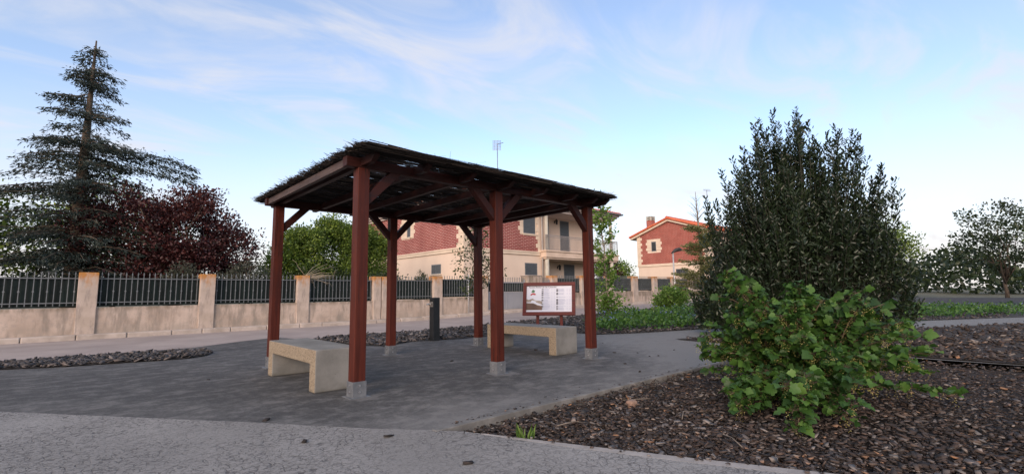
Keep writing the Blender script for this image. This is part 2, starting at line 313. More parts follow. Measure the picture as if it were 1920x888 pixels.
# ------------------------------------------------------------------ object helpers
WLOC = {}
def tag(o, label, cat, group=None, kind=None):
    o['label'] = label; o['category'] = cat
    if group: o['group'] = group
    if kind: o['kind'] = kind
    return o
def empty(name, loc, label, cat, group=None, rz=0.):
    o = bpy.data.objects.new(name, None); COL.objects.link(o); o.location = loc; o.rotation_euler.z = rz; o.empty_display_size = .2
    WLOC[o.name] = Vector(loc) if rz == 0 else Vector((0, 0, 0)); return tag(o, label, cat, group)
def link_mesh(name, me, mat, parent=None):
    o = bpy.data.objects.new(name, me); COL.objects.link(o)
    for m in (mat if isinstance(mat, (list, tuple)) else [mat]): me.materials.append(m)
    if parent is not None: o.parent = parent; WLOC[o.name] = WLOC[parent.name]
    else: WLOC[o.name] = Vector((0, 0, 0))
    return o
class MB:
    def __init__(s): s.v = []; s.f = []; s.mi = []; s.cur = 0
    def add(s, vs, fs):
        k = len(s.v); s.v += [tuple(p) for p in vs]; s.f += [tuple(i+k for i in f) for f in fs]; s.mi += [s.cur]*len(fs); return s
    def box(s, x0, x1, y0, y1, z0, z1):
        return s.add([(x0, y0, z0), (x1, y0, z0), (x1, y1, z0), (x0, y1, z0), (x0, y0, z1), (x1, y0, z1), (x1, y1, z1), (x0, y1, z1)],
                     [(0, 3, 2, 1), (4, 5, 6, 7), (0, 1, 5, 4), (1, 2, 6, 5), (2, 3, 7, 6), (3, 0, 4, 7)])
    def bar(s, p0, p1, w, h, upv=(0, 0, 1)):
        p0, p1 = Vector(p0), Vector(p1); d = (p1-p0).normalized(); u = Vector(upv)
        if abs(d.dot(u)) > .98: u = Vector((0, 1, 0))
        r = d.cross(u).normalized(); u = r.cross(d).normalized(); vs = []
        for p in (p0, p1):
            for a, b_ in ((-1, -1), (1, -1), (1, 1), (-1, 1)): vs.append(p + r*a*w/2 + u*b_*h/2)
        return s.add(vs, [(0, 1, 2, 3), (7, 6, 5, 4), (0, 4, 5, 1), (1, 5, 6, 2), (2, 6, 7, 3), (3, 7, 4, 0)])
    def tube(s, pts, rad, n=6, cap=True):
        pts = [Vector(p) for p in pts]; rad = rad if isinstance(rad, (list, tuple)) else [rad]*len(pts); vs = []; fs = []
        for i, p in enumerate(pts):
            d = (pts[min(i+1, len(pts)-1)]-pts[max(i-1, 0)]).normalized()
            a = Vector((0, 0, 1)) if abs(d.z) < .9 else Vector((1, 0, 0)); r = d.cross(a).normalized(); u = r.cross(d)
            for k in range(n):
                t = 2*math.pi*k/n; vs.append(p + (r*math.cos(t)+u*math.sin(t))*rad[i])
        for i in range(len(pts)-1):
            for k in range(n): fs.append((i*n+k, i*n+(k+1) % n, (i+1)*n+(k+1) % n, (i+1)*n+k))
        if cap: fs += [tuple(range(n-1, -1, -1)), tuple(range((len(pts)-1)*n, len(pts)*n))]
        return s.add(vs, fs)
    def prism(s, poly, axis, a, b):
        """poly of 2D points extruded along axis 'x','y','z' from a to b"""
        def P(p, t): return {'x': (t, p[0], p[1]), 'y': (p[0], t, p[1]), 'z': (p[0], p[1], t)}[axis]
        n = len(poly); vs = [P(p, a) for p in poly]+[P(p, b) for p in poly]
        return s.add(vs, [tuple(range(n-1, -1, -1)), tuple(range(n, 2*n))]+[(i, (i+1) % n, (i+1) % n+n, i+n) for i in range(n)])
    def build(s, name, mat, parent=None, bevel=0., smooth=False, segs=2):
        me = bpy.data.meshes.new(name); off = WLOC[parent.name] if parent is not None else Vector((0, 0, 0))
        me.from_pydata([(x-off.x, y-off.y, z-off.z) for x, y, z in s.v], [], s.f); 
        bm = bmesh.new(); bm.from_mesh(me); bmesh.ops.recalc_face_normals(bm, faces=bm.faces); bm.to_mesh(me); bm.free()
        o = link_mesh(name, me, mat, parent)
        if any(s.mi): me.polygons.foreach_set('material_index', s.mi)
        if smooth: me.polygons.foreach_set('use_smooth', [True]*len(me.polygons))
        if bevel:
            md = o.modifiers.new('bevel', 'BEVEL'); md.width = bevel; md.segments = segs; md.limit_method = 'ANGLE'; md.angle_limit = R_(35)
        return o
def np_mesh(name, V, F, mat, parent=None, smooth=False):
    off = WLOC[parent.name] if parent is not None else Vector((0, 0, 0))
    V = np.asarray(V, float)-np.array(off); k = F.shape[1]; me = bpy.data.meshes.new(name)
    me.vertices.add(len(V)); me.vertices.foreach_set('co', V.astype(np.float32).ravel())
    me.loops.add(F.size); me.loops.foreach_set('vertex_index', F.astype(np.int32).ravel())
    me.polygons.add(len(F)); me.polygons.foreach_set('loop_start', np.arange(0, F.size, k, dtype=np.int32))
    me.update(calc_edges=True); me.validate()
    if smooth: me.polygons.foreach_set('use_smooth', [True]*len(me.polygons))
    return link_mesh(name, me, mat, parent)
LEAF = (np.array([(0, 0, 0), (.45, .24, .07), (1, 0, -.04), (.45, -.24, .07)]), np.array([(0, 2, 1), (0, 3, 2)]))
OVAL = (np.array([(0, 0, 0), (.3, .27, .05), (.72, .24, .05), (1, 0, -.08), (.72, -.24, .05), (.3, -.27, .05), (.5, 0, 0)]), np.array([(0, 6, 1), (1, 6, 2), (2, 6, 3), (3, 6, 4), (4, 6, 5), (5, 6, 0)]))
NEED = (np.array([(0, 0, 0), (.5, .05, .01), (1, 0, 0), (.5, -.05, .01)]), np.array([(0, 2, 1), (0, 3, 2)]))
_h = [(.0, .0), (-.08, .2), (.04, .42), (.2, .40), (.34, .60), (.56, .56), (.60, .36), (.80, .30), (1.0, 0)]
_o = _h+[(x, -y) for x, y in _h[-2:0:-1]]
LOBED = (np.array([(.36, 0, .0)]+[(x, y, .26*abs(y)-.22*x*x+.04*((i % 2)*2-1)) for i, (x, y) in enumerate(_o)]), np.array([(0, i+1, (i+1) % len(_o)+1) for i in range(len(_o))]))
def leaves(C, dirs, size, tpl=LEAF, flat=.5, droop=0.):
    """one small folded blade per centre; dirs is the growing direction, flat pulls the blade's face towards the sky"""
    C = np.asarray(C, float); n = len(C); d = np.asarray(dirs, float)+1e-6; d[:, 2] -= droop; d /= np.linalg.norm(d, axis=1)[:, None]
    up = rng.normal(size=(n, 3))*(1-flat); up[:, 2] += flat
    s = np.cross(up, d); s /= np.linalg.norm(s, axis=1)[:, None]+1e-9; u = np.cross(d, s)
    T, F = tpl; sz = np.broadcast_to(np.asarray(size, float), (n,))[:, None, None]
    V = C[:, None, :] + sz*(T[None, :, 0:1]*d[:, None, :]+T[None, :, 1:2]*s[:, None, :]+T[None, :, 2:3]*u[:, None, :])
    FF = (F[None]+(np.arange(n)*len(T))[:, None, None]).reshape(-1, F.shape[1])
    return V.reshape(-1, 3), FF
def join(parts):
    V = []; F = []; k = 0
    for v, f in parts: V.append(v); F.append(f+k); k += len(v)
    return np.concatenate(V), np.concatenate(F)
def rdir(n, zb=0.):
    d = rng.normal(size=(n, 3)); d[:, 2] += zb; return d/np.linalg.norm(d, axis=1)[:, None]

def T(u, v):
    g = np.interp(u, [7, 13.5, 17.5, 22, 30, 60], [0, .14, .20, .245, .27, .32]); k = np.clip((v-2)/4.5, 0, 1)
    return float(g*k*k*(3-2*k))
def sheet(name, poly, dz, mat, step=1.5, kind='structure'):
    bm = bmesh.new(); vs = [bm.verts.new((x, y, 0)) for x, y in poly]; bm.faces.new(vs)
    bmesh.ops.triangulate(bm, faces=bm.faces[:])
    xs = [p[0] for p in poly]; ys = [p[1] for p in poly]
    for ax, lo, hi in ((0, max(min(xs), 4), min(max(xs), 62)), (1, max(min(ys), 1), min(max(ys), 9))):
        t = math.ceil(lo/step)*step
        while t < hi:
            no = (1, 0, 0) if ax == 0 else (0, 1, 0); co = (t, 0, 0) if ax == 0 else (0, t, 0)
            bmesh.ops.bisect_plane(bm, geom=bm.verts[:]+bm.edges[:]+bm.faces[:], plane_co=co, plane_no=no); t += step
    for v in bm.verts: v.co.z = T(v.co.x, v.co.y)+dz
    bmesh.ops.recalc_face_normals(bm, faces=bm.faces[:])
    me = bpy.data.meshes.new(name); bm.to_mesh(me); bm.free()
    if me.polygons[0].normal.z < 0: me.flip_normals()
    o = link_mesh(name, me, mat); o['kind'] = kind; return o
def inpoly(P, poly):
    x, y = P[:, 0], P[:, 1]; r = np.zeros(len(P), bool); j = len(poly)-1
    for i in range(len(poly)):
        xi, yi = poly[i]; xj, yj = poly[j]
        c = ((yi > y) != (yj > y)) & (x < (xj-xi)*(y-yi)/((yj-yi) or 1e-9)+xi); r ^= c; j = i
    return r
def Tn(P): return np.array([T(a, b) for a, b in P])

# ------------------------------------------------------------------ ground, paths, road
def ground():
    xs = [-900, -120, -40, -12, 0]+list(np.arange(4, 62, 2.0))+[80, 160, 900]; ys = [-900, -120, -40, -14, 0, 2, 3, 4, 5, 6, 7, 9, 14, 30, 60, 160, 900]
    V = np.array([(x, y, T(x, y)-.16) for y in ys for x in xs]); nx = len(xs)
    F = np.array([(j*nx+i, j*nx+i+1, (j+1)*nx+i+1, (j+1)*nx+i) for j in range(len(ys)-1) for i in range(nx-1)])
    np_mesh('ground', V, F, MT['earth'])['kind'] = 'structure'
ground()
FRONT = [(.04, -1.76), (.4, -2.59), (.69, -3.23), (.99, -3.86), (1.6, -5.2), (3.2, -9), (5.5, -14)]
PADLINE = [(-.11, -1.56), (-.41, -1.2), (-.78, -.68), (-1.01, -.34), (-1.35, .11), (-2.5, 1.66), (-4.5, 4.35), (-6.4, 6.9)]
sheet('path', PADLINE+[(-40, 6.9), (-40, -40), (8, -40), (6.9, -14), (5.5, -14)]+FRONT[::-1][1:], .0, MT['path'])
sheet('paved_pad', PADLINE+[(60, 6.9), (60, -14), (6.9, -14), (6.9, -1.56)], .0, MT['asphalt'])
sheet('road', [(-40, 6.9), (70, 6.9), (70, 11.64), (-40, 11.64)], .0, MT['road'])
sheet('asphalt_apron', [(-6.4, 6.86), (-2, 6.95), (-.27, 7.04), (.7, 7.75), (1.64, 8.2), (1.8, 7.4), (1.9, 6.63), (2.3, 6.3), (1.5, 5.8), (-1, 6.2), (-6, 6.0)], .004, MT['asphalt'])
MULCH = [(-.11, -1.56), (6.9, -1.56), (6.9, -14)]+FRONT[::-1]
sheet('mulch_soil', MULCH, -.085, MT['mulch_base'])
BEDF = [(1.9, 6.63), (2.15, 5.09), (2.44, 4.13), (3.28, 4.55), (3.78, 4.42), (4.35, 4.24), (5.25, 4.18), (6.4, 3.85), (7.2, 3.3), (7.16, 2.47), (8.16, 1.94), (10.08, 1.38), (14, -.6), (24, -6), (38, -13.5)]
BED = BEDF+[(60, -13.5), (60, 7.3), (24, 7.45), (15, 7.5), (12, 7.25), (7.5, 7.3), (4.65, 6.95), (2.85, 7.15), (2.0, 6.8)]
sheet('planting_bed', BED, .012, MT['gravel_base'])
LBED = [(-.38, 6.31), (-.25, 6.17), (-.21, 5.62), (-.42, 5.18), (-.75, 4.98), (-2.2, 5.3), (-4.6, 6.5), (-4.2, 6.75), (-1.5, 6.55)]
sheet('side_bed', LBED, .014, MT['gravel_base'])
RBED = [(7.24, .51), (7.15, -.07), (7.0, -3), (6.6, -14), (40, -14.0), (34, -13.5), (24, -8.3), (16, -3.9), (10, -.95), (7.8, .22)]
sheet('laurel_bed', RBED, .016, MT['mulch_base'])
# concrete edging strips
m = MB()
m.box(-.11, 6.9, -1.62, -1.56, -.14, .006)
m.build('edging_strip', MT['edging'], None, .006)['kind'] = 'structure'
m = MB(); ff = [(.10, -1.90), (.4, -2.59)]+FRONT[2:]
for i in range(len(ff)-1):
    a, b = Vector(ff[i]), Vector(ff[i+1]); d = (b-a).normalized(); nn = Vector((-d.y, d.x))
    nrm = lambda p, w, z: (p.x-nn.x*w*min(1, max(.05, p.x/.5)), p.y-nn.y*w*min(1, max(.05, p.x/.5)), z)
    m.add([nrm(a, .0, -.12), nrm(b, .0, -.12), nrm(b, .075, -.12), nrm(a, .075, -.12), nrm(a, .0, .003), nrm(b, .0, .003), nrm(b, .075, .0008), nrm(a, .075, .0008)],
          [(0, 3, 2, 1), (4, 5, 6, 7), (0, 1, 5, 4), (1, 2, 6, 5), (2, 3, 7, 6), (3, 0, 4, 7)])
m.build('path_lip', MT['lip'], None)['kind'] = 'structure'
# kerb and narrow pavement along the garden wall
m = MB(); u = -14.
while u < 60:
    w = random.choice((.98, 1.0, 1.0, .72)); z = T(u+.5, 12); dv = random.uniform(-.012, .012)
    m.box(u+.006, u+w-.006, 11.60+dv, 11.73, z-.14, z+.125+random.uniform(-.01, .01)); u += w
m.build('kerb', MT['kerb'], None, .025, segs=3)['kind'] = 'structure'
m = MB(); u = -14.
while u < 60:
    z0 = T(u, 12); z1 = T(u+2, 12); m.add([(u, 11.73, z0+.118), (u+2, 11.73, z1+.118), (u+2, 12.02, z1+.122), (u, 12.02, z0+.122)], [(0, 1, 2, 3)]); u += 2
m.build('pavement', MT['kerb'], None)['kind'] = 'structure'

# ------------------------------------------------------------------ bark mulch and dark chips
CUBE = np.array([(-1, -1, -1), (1, -1, -1), (1, 1, -1), (-1, 1, -1), (-1, -1, 1), (1, -1, 1), (1, 1, 1), (-1, 1, 1)], float)
CF = np.array([(0, 3, 2, 1), (4, 5, 6, 7), (0, 1, 5, 4), (1, 2, 6, 5), (2, 3, 7, 6), (3, 0, 4, 7)])
def chips(P, Z, s0, s1, tilt=.35):
    n = len(P); J = CUBE[None]*rng.uniform(.55, 1.1, (n, 8, 3)); L_ = rng.uniform(s0, s1, n)*rng.choice([.55, .9, 1, 1.4], n)
    S = np.stack([L_, L_*rng.uniform(.35, .75, n), L_*rng.uniform(.10, .26, n)], 1)*.5; V = J*S[:, None]
    a = rng.uniform(0, 6.28, n); e = rng.normal(0, tilt, n); r = rng.normal(0, tilt, n)
    def rot(V, i, j, t):
        c, s = np.cos(t)[:, None], np.sin(t)[:, None]; A, B = V[:, :, i].copy(), V[:, :, j].copy(); V[:, :, i] = c*A-s*B; V[:, :, j] = s*A+c*B
    rot(V, 1, 2, r); rot(V, 0, 2, e); rot(V, 0, 1, a)
    V += np.concatenate([P, Z[:, None]], 1)[:, None]
    return V.reshape(-1, 3), (CF[None]+(np.arange(n)*8)[:, None, None]).reshape(-1, 4)
def scatter(poly, n, near=None, power=0., box=None):
    xs = [p[0] for p in poly]; ys = [p[1] for p in poly]; b = box or (min(xs), max(xs), min(ys), max(ys))
    out = []; tot = 0
    while tot < n:
        P = np.stack([rng.uniform(b[0], b[1], 20000), rng.uniform(b[2], b[3], 20000)], 1); P = P[inpoly(P, poly)]
        if power:
            d = np.hypot(P[:, 0]-CAM[0], P[:, 1]-CAM[1]); P = P[rng.uniform(0, 1, len(P)) < np.clip((near/d)**power, 0, 1)]
        out.append(P); tot += len(P)
    return np.concatenate(out)[:n]
P1 = scatter(MULCH, 32000, 3.4, 2.0, (-.2, 6.9, -9.5, -1.55)); Z1 = -.078+rng.uniform(0, .035, len(P1))+.03*np.clip((P1[:, 0]-.2)/2, 0, 1)
Pf = scatter(MULCH, 14000, 3.2, 2.2, (-.2, 6, -7, -1.55)); Pe = np.stack([rng.uniform(.05, 5, 130), -1.57+np.abs(rng.normal(0, .035, 130))], 1)
fr = np.array(FRONT[:5]); tt = rng.uniform(0, 3.99, 120); ii = tt.astype(int); Pl = fr[ii]+(fr[ii+1]-fr[ii])*(tt-ii)[:, None]+rng.normal(0, .03, (120, 2))
ms = np_mesh('bark_mulch', *join([chips(P1, Z1, .018, .054, .27), chips(Pf, -.075+rng.uniform(0, .04, len(Pf)), .008, .022), chips(Pe, np.full(130, .008), .008, .026, .1), chips(Pl, np.full(120, .010), .008, .03, .1)]), MT['bark']); tag(ms, 'coarse brown bark mulch filling the bed in the foreground', 'mulch', kind='stuff')
P2 = scatter(BED, 15000, 11, 2.0, (1.8, 30, -4, 7.5)); ms = np_mesh('dark_mulch', *chips(P2, Tn(P2)+.02+rng.uniform(0, .03, len(P2)), .05, .11), MT['slate'])
tag(ms, 'dark grey bark chippings covering the planting bed beside the road', 'mulch', kind='stuff')
P3 = scatter(LBED, 2200); ms = np_mesh('dark_mulch', *chips(P3, .022+rng.uniform(0, .03, len(P3)), .05, .10), MT['slate'])
tag(ms, 'dark chippings in the small rounded bed left of the bench', 'mulch', kind='stuff')
P4 = scatter(RBED, 6000, 9, 2.0, (6.6, 20, -9, .6)); ms = np_mesh('dark_mulch', *chips(P4, .024+rng.uniform(0, .03, len(P4)), .04, .1), MT['bark'])
tag(ms, 'brown bark chippings under the tall dark laurel', 'mulch', kind='stuff')
# stray bits of bark lying about on the paving, one object each
BITS = [(-.431, -1.477, 'on the pale path below the near corner post'), (-.349, -2.328, 'alone on the pale path at the bottom edge'), (1.301, -1.4, 'beside the concrete edging of the mulch bed'),
 (3.984, 1.401, 'under the far bench seat'), (3.323, 3.394, 'between the two rear posts'), (2.132, 1.366, 'behind the middle front post'), (1.898, -1.333, 'on the paving edge in front of the middle post'),
 (3.647, -.713, 'in front of the right front post'), (3.199, -1.243, 'on the paving edge right of the middle post'), (4.563, -.543, 'right of the right front post, nearest it'), (4.702, -.616, 'right of the right front post, second from it'),
 (5.553, -.415, 'far out on the paving towards the currant shrub'), (4.549, -1.157, 'at the tip of the currant shrub'), (4.79, -.179, 'on the lighter paving right of the pergola'), (4.581, .134, 'near the foot of the right front post'),
 (5.685, 1.207, 'on the light path beyond the right post'), (-.911, -1.174, 'largest, on the pale path left of the bed tip'), (-1.38, -.622, 'on the pale path at the far left'), (-.88, 2.296, 'on dark paving left of the near bench'),
 (-.698, 3.0, 'on dark paving beyond the near bench'), (-.932, -.338, 'on the dark paving close to the pale path')]
for i, (a, b, where) in enumerate(BITS):
    v, f = chips(np.array([[a, b]]), np.array([.008]), .035, .065, .12)
    o = np_mesh('bark_chip', v, f, MT['stray']); tag(o, 'stray dark bark chip '+where, 'bark chip', 'stray bark chips on the paving')
for i, (pts, lab) in enumerate([([(1.56, -2.69), (1.75, -2.6), (1.95, -2.68), (2.12, -2.72)], 'thin curved dry twig on the mulch in front of the currant shrub'),
        ([(1.18, -3.32), (1.30, -3.2), (1.42, -3.08), (1.5, -2.95)], 'thin straight dry twig on the mulch below the currant shrub'),
        ([(.7, -2.1), (.85, -2.14), (.98, -2.2)], 'short pale twig in the narrow left part of the mulch bed'), ([(1.8, -1.95), (1.95, -2.1), (2.15, -2.15)], 'bent grey twig near the reddish stone on the mulch')]):
    m = MB(); m.tube([(x, y, -.02+.015*math.sin(k*2.1)) for k, (x, y) in enumerate(pts)], [.004]*(len(pts)-1)+[.002], 5)
    tag(m.build('twig', MT['twig'], None, smooth=True), lab, 'twig', 'dry twigs on the mulch')
m = MB(); m.box(1.69, 1.79, -2.13, -2.05, -.07, .01); o = m.build('stone', MT['stone_bit'], None, .02); tag(o, 'blocky reddish brown stone lying on the bark mulch', 'stone')
g = []
for k in range(26):
    a = random.uniform(0, 6.28); g.append(((.28+.03*math.cos(a), -2.17+.03*math.sin(a), -.07), (math.cos(a)*.35, math.sin(a)*.35, 1)))
v, f = leaves([p[0] for p in g], [p[1] for p in g], rng.uniform(.09, .17, len(g)), (LEAF[0]*np.array([1, .35, 1]), LEAF[1]), 0)
tag(np_mesh('grass_tuft', v, f, MT['lime']), 'small tuft of fresh green grass sprouting in the bark mulch', 'grass tuft')

# ------------------------------------------------------------------ pergola
pg = empty('pergola', (0, 0, 0), 'red brown timber pergola with flat heather thatch on six posts', 'pergola')
HW = .064; ZB = 2.355
for i, (px, py) in enumerate(POSTS):
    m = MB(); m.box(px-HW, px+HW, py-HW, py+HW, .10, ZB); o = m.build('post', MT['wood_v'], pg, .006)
    m = MB(); s = HW+.009
    m.box(px-s, px+s, py-s, py-HW-.002, .006, .158); m.box(px-s, px+s, py+HW+.002, py+s, .006, .158)
    m.box(px-s, px-HW-.002, py-s+.010, py+s-.010, .006, .157); m.box(px+HW+.002, px+s, py-s+.010, py+s-.010, .006, .157)
    m.box(px-.108, px+.108, py-.108, py+.108, .0, .007)
    sh = m.build('post_shoe', MT['galv'], pg, .002)
    for dx, dy in ((0, -1), (-1, 0)):
        for z in (.055, .118):
            m = MB(); c = Vector((px+dx*s, py+dy*s, z)); m.tube([c, c+Vector((dx, dy, 0))*.008], .010, 8)
            m.build('bolt', MT['bolt'], sh, smooth=False)
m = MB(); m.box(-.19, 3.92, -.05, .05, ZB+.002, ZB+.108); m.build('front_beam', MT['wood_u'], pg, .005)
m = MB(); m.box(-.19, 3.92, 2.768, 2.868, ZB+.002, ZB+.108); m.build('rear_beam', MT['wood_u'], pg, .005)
m = MB(); m.box(-.165, -.115, .055, 2.763, ZB+.014, ZB+.098); m.build('end_board', MT['wood_grey'], pg, .004)
for k, u in enumerate((0, .63, 1.26, 1.885, 2.52, 3.15, 3.62, 3.90)):
    m = MB(); z0, z1 = ZB+.022, ZB+.112
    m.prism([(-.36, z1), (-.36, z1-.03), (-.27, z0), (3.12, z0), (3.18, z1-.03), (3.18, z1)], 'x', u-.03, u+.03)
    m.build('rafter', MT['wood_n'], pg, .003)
def brace(u, v, du):
    m = MB(); s = 1 if du > 0 else -1; w = .045
    a = (u+s*(HW-.005), v, 2.02); b = (u+s*.395, v, ZB+.012)
    d = Vector((b[0]-a[0], 0, b[2]-a[2])).normalized(); nn = Vector((-d.z, 0, d.x)); hh = .05
    m.add([(a[0], v-w, a[2]-.06), (a[0], v-w, a[2]+.075), (b[0]-s*.075, v-w, b[2]), (b[0]+s*.06, v-w, b[2]),
           (a[0], v+w, a[2]-.06), (a[0], v+w, a[2]+.075), (b[0]-s*.075, v+w, b[2]), (b[0]+s*.06, v+w, b[2])],
          [(0, 1, 2, 3), (7, 6, 5, 4), (0, 4, 5, 1), (1, 5, 6, 2), (2, 6, 7, 3), (3, 7, 4, 0)])
    m.build('brace', MT['wood_u'], pg, .004)
for v in (0, 2.818):
    brace(0, v, 1); brace(1.885, v, -1); brace(1.885, v, 1); brace(3.8, v, -1)
# heather mat: thousands of thin stalks lying along the street direction, with gaps the sky shows through
def thatch():
    n = 24000; L_ = rng.uniform(.25, .75, n); w = rng.uniform(.0022, .0058, n)
    rows = rng.uniform(-.40, 3.24, n); c = rng.uniform(-.24, 3.96, n); z = ZB+.113+rng.beta(1.6, 1.8, n)*.056
    thin = (np.sin(rows*9.3)+np.sin(rows*23.1+c*1.7)+.6*np.sin(c*6.1+rows*3)) ; keep = (thin > -1.4) | (rng.uniform(0, 1, n) < .22); keep |= rows < -.12
    L_, w, rows, c, z = L_[keep], w[keep], rows[keep], c[keep], z[keep]; n = len(L_)
    e = 500; GA_ = rng.uniform(-.1, 3.4, 400); GR_ = rng.uniform(-.2, 2.3, 400); GL_ = rng.uniform(.05, .17, 400); GWd = rng.uniform(.008, .018, 400); ok = np.ones(n, bool)
    for a_, r_, l_, w_ in zip(GA_, GR_, GL_, GWd): ok &= ~((abs(rows-r_) < w_) & (c-L_/2 < a_+l_) & (c+L_/2 > a_))
    L_, w, rows, c, z = L_[ok], w[ok], rows[ok], c[ok], z[ok]; n = len(L_)
    L_ = np.r_[L_, rng.uniform(.5, 1.0, e*3)]; w = np.r_[w, rng.uniform(.003, .006, e*3)]
    rows = np.r_[rows, rng.normal(-.43, .03, e), rng.normal(3.2, .03, e), rng.normal(-.37, .05, e)]; c = np.r_[c, rng.uniform(-.2, 3.94, e*3)]; z = np.r_[z, ZB+.095+rng.beta(2, 2, e*3)*.070]
    n = len(L_)
    x0 = np.clip(c-L_/2, -.20+rng.normal(0, .025, n), 3.96); x1 = np.clip(c+L_/2, -.2, 3.98+rng.normal(0, .02, n))
    a = np.stack([x0, rows+rng.normal(0, .012, n), z+rng.normal(0, .006, n)], 1); b = np.stack([x1, rows+rng.normal(0, .016, n), z+rng.normal(0, .008, n)], 1)
    # wispy ends standing proud along the front, left and top
    k = 1500; fx0 = rng.uniform(-.2, 3.9, k); wa = np.stack([fx0, rng.choice([-.39, -.3, 0, 1.2, 2.4, 3.2], k)+rng.normal(0, .05, k), ZB+.150+rng.uniform(-.01, .016, k)], 1)
    dl = rng.uniform(.05, .17, k)[:, None]*np.stack([rng.choice([-1, 1], k)*rng.uniform(.5, 1, k), rng.normal(0, .45, k), rng.uniform(-.08, .38, k)], 1)
    j = 900; ly = rng.uniform(-.36, 3.2, j); la = np.stack([-.17+rng.normal(0, .02, j), ly, ZB+.115+rng.uniform(0, .05, j)], 1); lb = la+np.stack([-rng.uniform(.02, .10, j), rng.normal(0, .03, j), rng.normal(.004, .018, j)], 1)
    A = np.concatenate([a, wa, la]); B = np.concatenate([b, wa+dl, lb]); w = np.r_[w, rng.uniform(.0008, .002, k), rng.uniform(.002, .005, j)]
    d = B-A; d /= np.linalg.norm(d, axis=1)[:, None]; s = np.cross(d, [0, 0, 1.]); s /= np.linalg.norm(s, axis=1)[:, None]; u = np.cross(s, d); V = []
    for p, t in ((A, 1.), (B, .55)):
        for q in range(3):
            th = 2*math.pi*q/3; V.append(p+(s*math.cos(th)+u*math.sin(th))*(w*t)[:, None])
    V = np.stack(V, 1); F = np.array([(0, 1, 4, 3), (1, 2, 5, 4), (2, 0, 3, 5)])
    np_mesh('thatch', V.reshape(-1, 3), (F[None]+(np.arange(len(A))*6)[:, None, None]).reshape(-1, 4), MT['heather'], pg)
thatch()

# ------------------------------------------------------------------ benches
def bench(u0, u1, v0, v1, label):
    o = empty('bench', ((u0+u1)/2, (v0+v1)/2, 0), label, 'bench', 'concrete benches under the pergola')
    t, H = .165, .445
    m = MB(); poly = [(v0, 0), (v0, H), (v1, H), (v1, 0), (v1-t, 0), (v1-t, H-.155), (v0+t, H-.155), (v0+t, 0)]
    n = len(poly)
    vs = [(u0, y, z) for y, z in poly]+[(u1, y, z) for y, z in poly]
    quads = [(0, 1, 6, 7), (1, 2, 5, 6), (2, 3, 4, 5)]
    m.add(vs, quads+[tuple(i+n for i in q[::-1]) for q in quads]+[(i, i+n, (i+1) % n+n, (i+1) % n) for i in range(n)])
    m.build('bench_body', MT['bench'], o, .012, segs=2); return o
bench(-.25, .25, .47, 2.12, 'concrete bench with rough yellow side, behind the near corner post')
bench(3.64, 4.17, .59, 2.35, 'concrete bench with yellow side, in front of the information board')

# ------------------------------------------------------------------ information board
BX, BY = W(.955, 12.55); brz = -YAW-.20
ib = empty('information_board', (BX, BY, T(BX, BY)), 'red framed information board on two posts with map and lists', 'board', rz=brz)
TL = R_(16); ct, st_ = math.cos(TL), math.sin(TL); ZB0 = .43; HB, WB = .88, 1.37
def bp(x, s, d): return (x, -.17+s*st_-d*ct, ZB0+s*ct+d*st_*1.0)       # s up along the tilted face, d towards the viewer
def slab(m, x0, x1, s0, s1, d0, d1):
    vs = [bp(x, s, d) for d in (d0, d1) for x, s in ((x0, s0), (x1, s0), (x1, s1), (x0, s1))]
    m.add(vs, [(0, 1, 2, 3), (7, 6, 5, 4), (0, 4, 5, 1), (1, 5, 6, 2), (2, 6, 7, 3), (3, 7, 4, 0)])
m = MB(); fwid = .09
slab(m, -WB/2, WB/2, 0, fwid, 0, .06); slab(m, -WB/2, WB/2, HB-fwid, HB, 0, .06); slab(m, -WB/2, -WB/2+fwid, fwid, HB-fwid, 0, .06); slab(m, WB/2-fwid, WB/2, fwid, HB-fwid, 0, .06)
slab(m, -WB/2+.01, WB/2-.01, .01, HB-.01, -.03, 0)
m.build('frame', MT['board_wood'], ib, .006)
X0, X1, S0, S1 = -WB/2+fwid, WB/2-fwid, fwid, HB-fwid
m = MB(); slab(m, X0, X1, S0, S1, .002, .022); panel = m.build('panel', MT['panel'], ib)
PW, PH = X1-X0, S1-S0
def ink(name, mat, rects, d=.0245):
    m = MB()
    for a, b_, c, e in rects: slab(m, X0+a*PW, X0+b_*PW, S1-e*PH, S1-c*PH, .0222, d)
    m.build(name, mat, panel)
rows_a = []; icons = []; rl = []
random.seed(3)
for x_ic, x_tx, x_end, ys in ((.335, .385, .635, [.11, .165, .235, .28, .33, .40, .455, .52, .575, .63, .69, .75, .80, .86]), (.66, .71, .97, [.115, .155, .20, .27, .315, .42, .51, .555, .60, .65, .695, .775, .84, .885])):
    for y in ys:
        h = random.choice((.022, .03, .038)); icons.append((x_ic, x_ic+.042, y, y+h))
        for k in range(2):
            e = x_tx+(x_end-x_tx)*random.uniform(.35, .6); rl.append((x_tx, e, y+.004+k*.022, y+.011+k*.022))
            if k == 0: rl += [(x_end-.085, x_end-.06, y+.004, y+.011), (x_end-.03, x_end, y+.004, y+.011)]
ink('icons', MT['ink'], icons); ink('text_lines', MT['ink_blue'], rl)
def pshape(name, mat, pts, d):
    m = MB(); n = len(pts); vs = [bp(X0+x*PW, S1-y*PH, .0222) for x, y in pts]+[bp(X0+x*PW, S1-y*PH, d) for x, y in pts]
    m.add(vs, [tuple(range(n-1, -1, -1)), tuple(range(n, 2*n))]+[(i, (i+1) % n, (i+1) % n+n, i+n) for i in range(n)]); m.build(name, mat, panel)
pshape('town_picture', MT['ink_tan'], [(0, .5), (.05, .53), (.10, .50), (.14, .48), (.17, .52), (.20, .55), (.30, .57), (.35, .60), (.35, .92), (0, .92)], .0235)
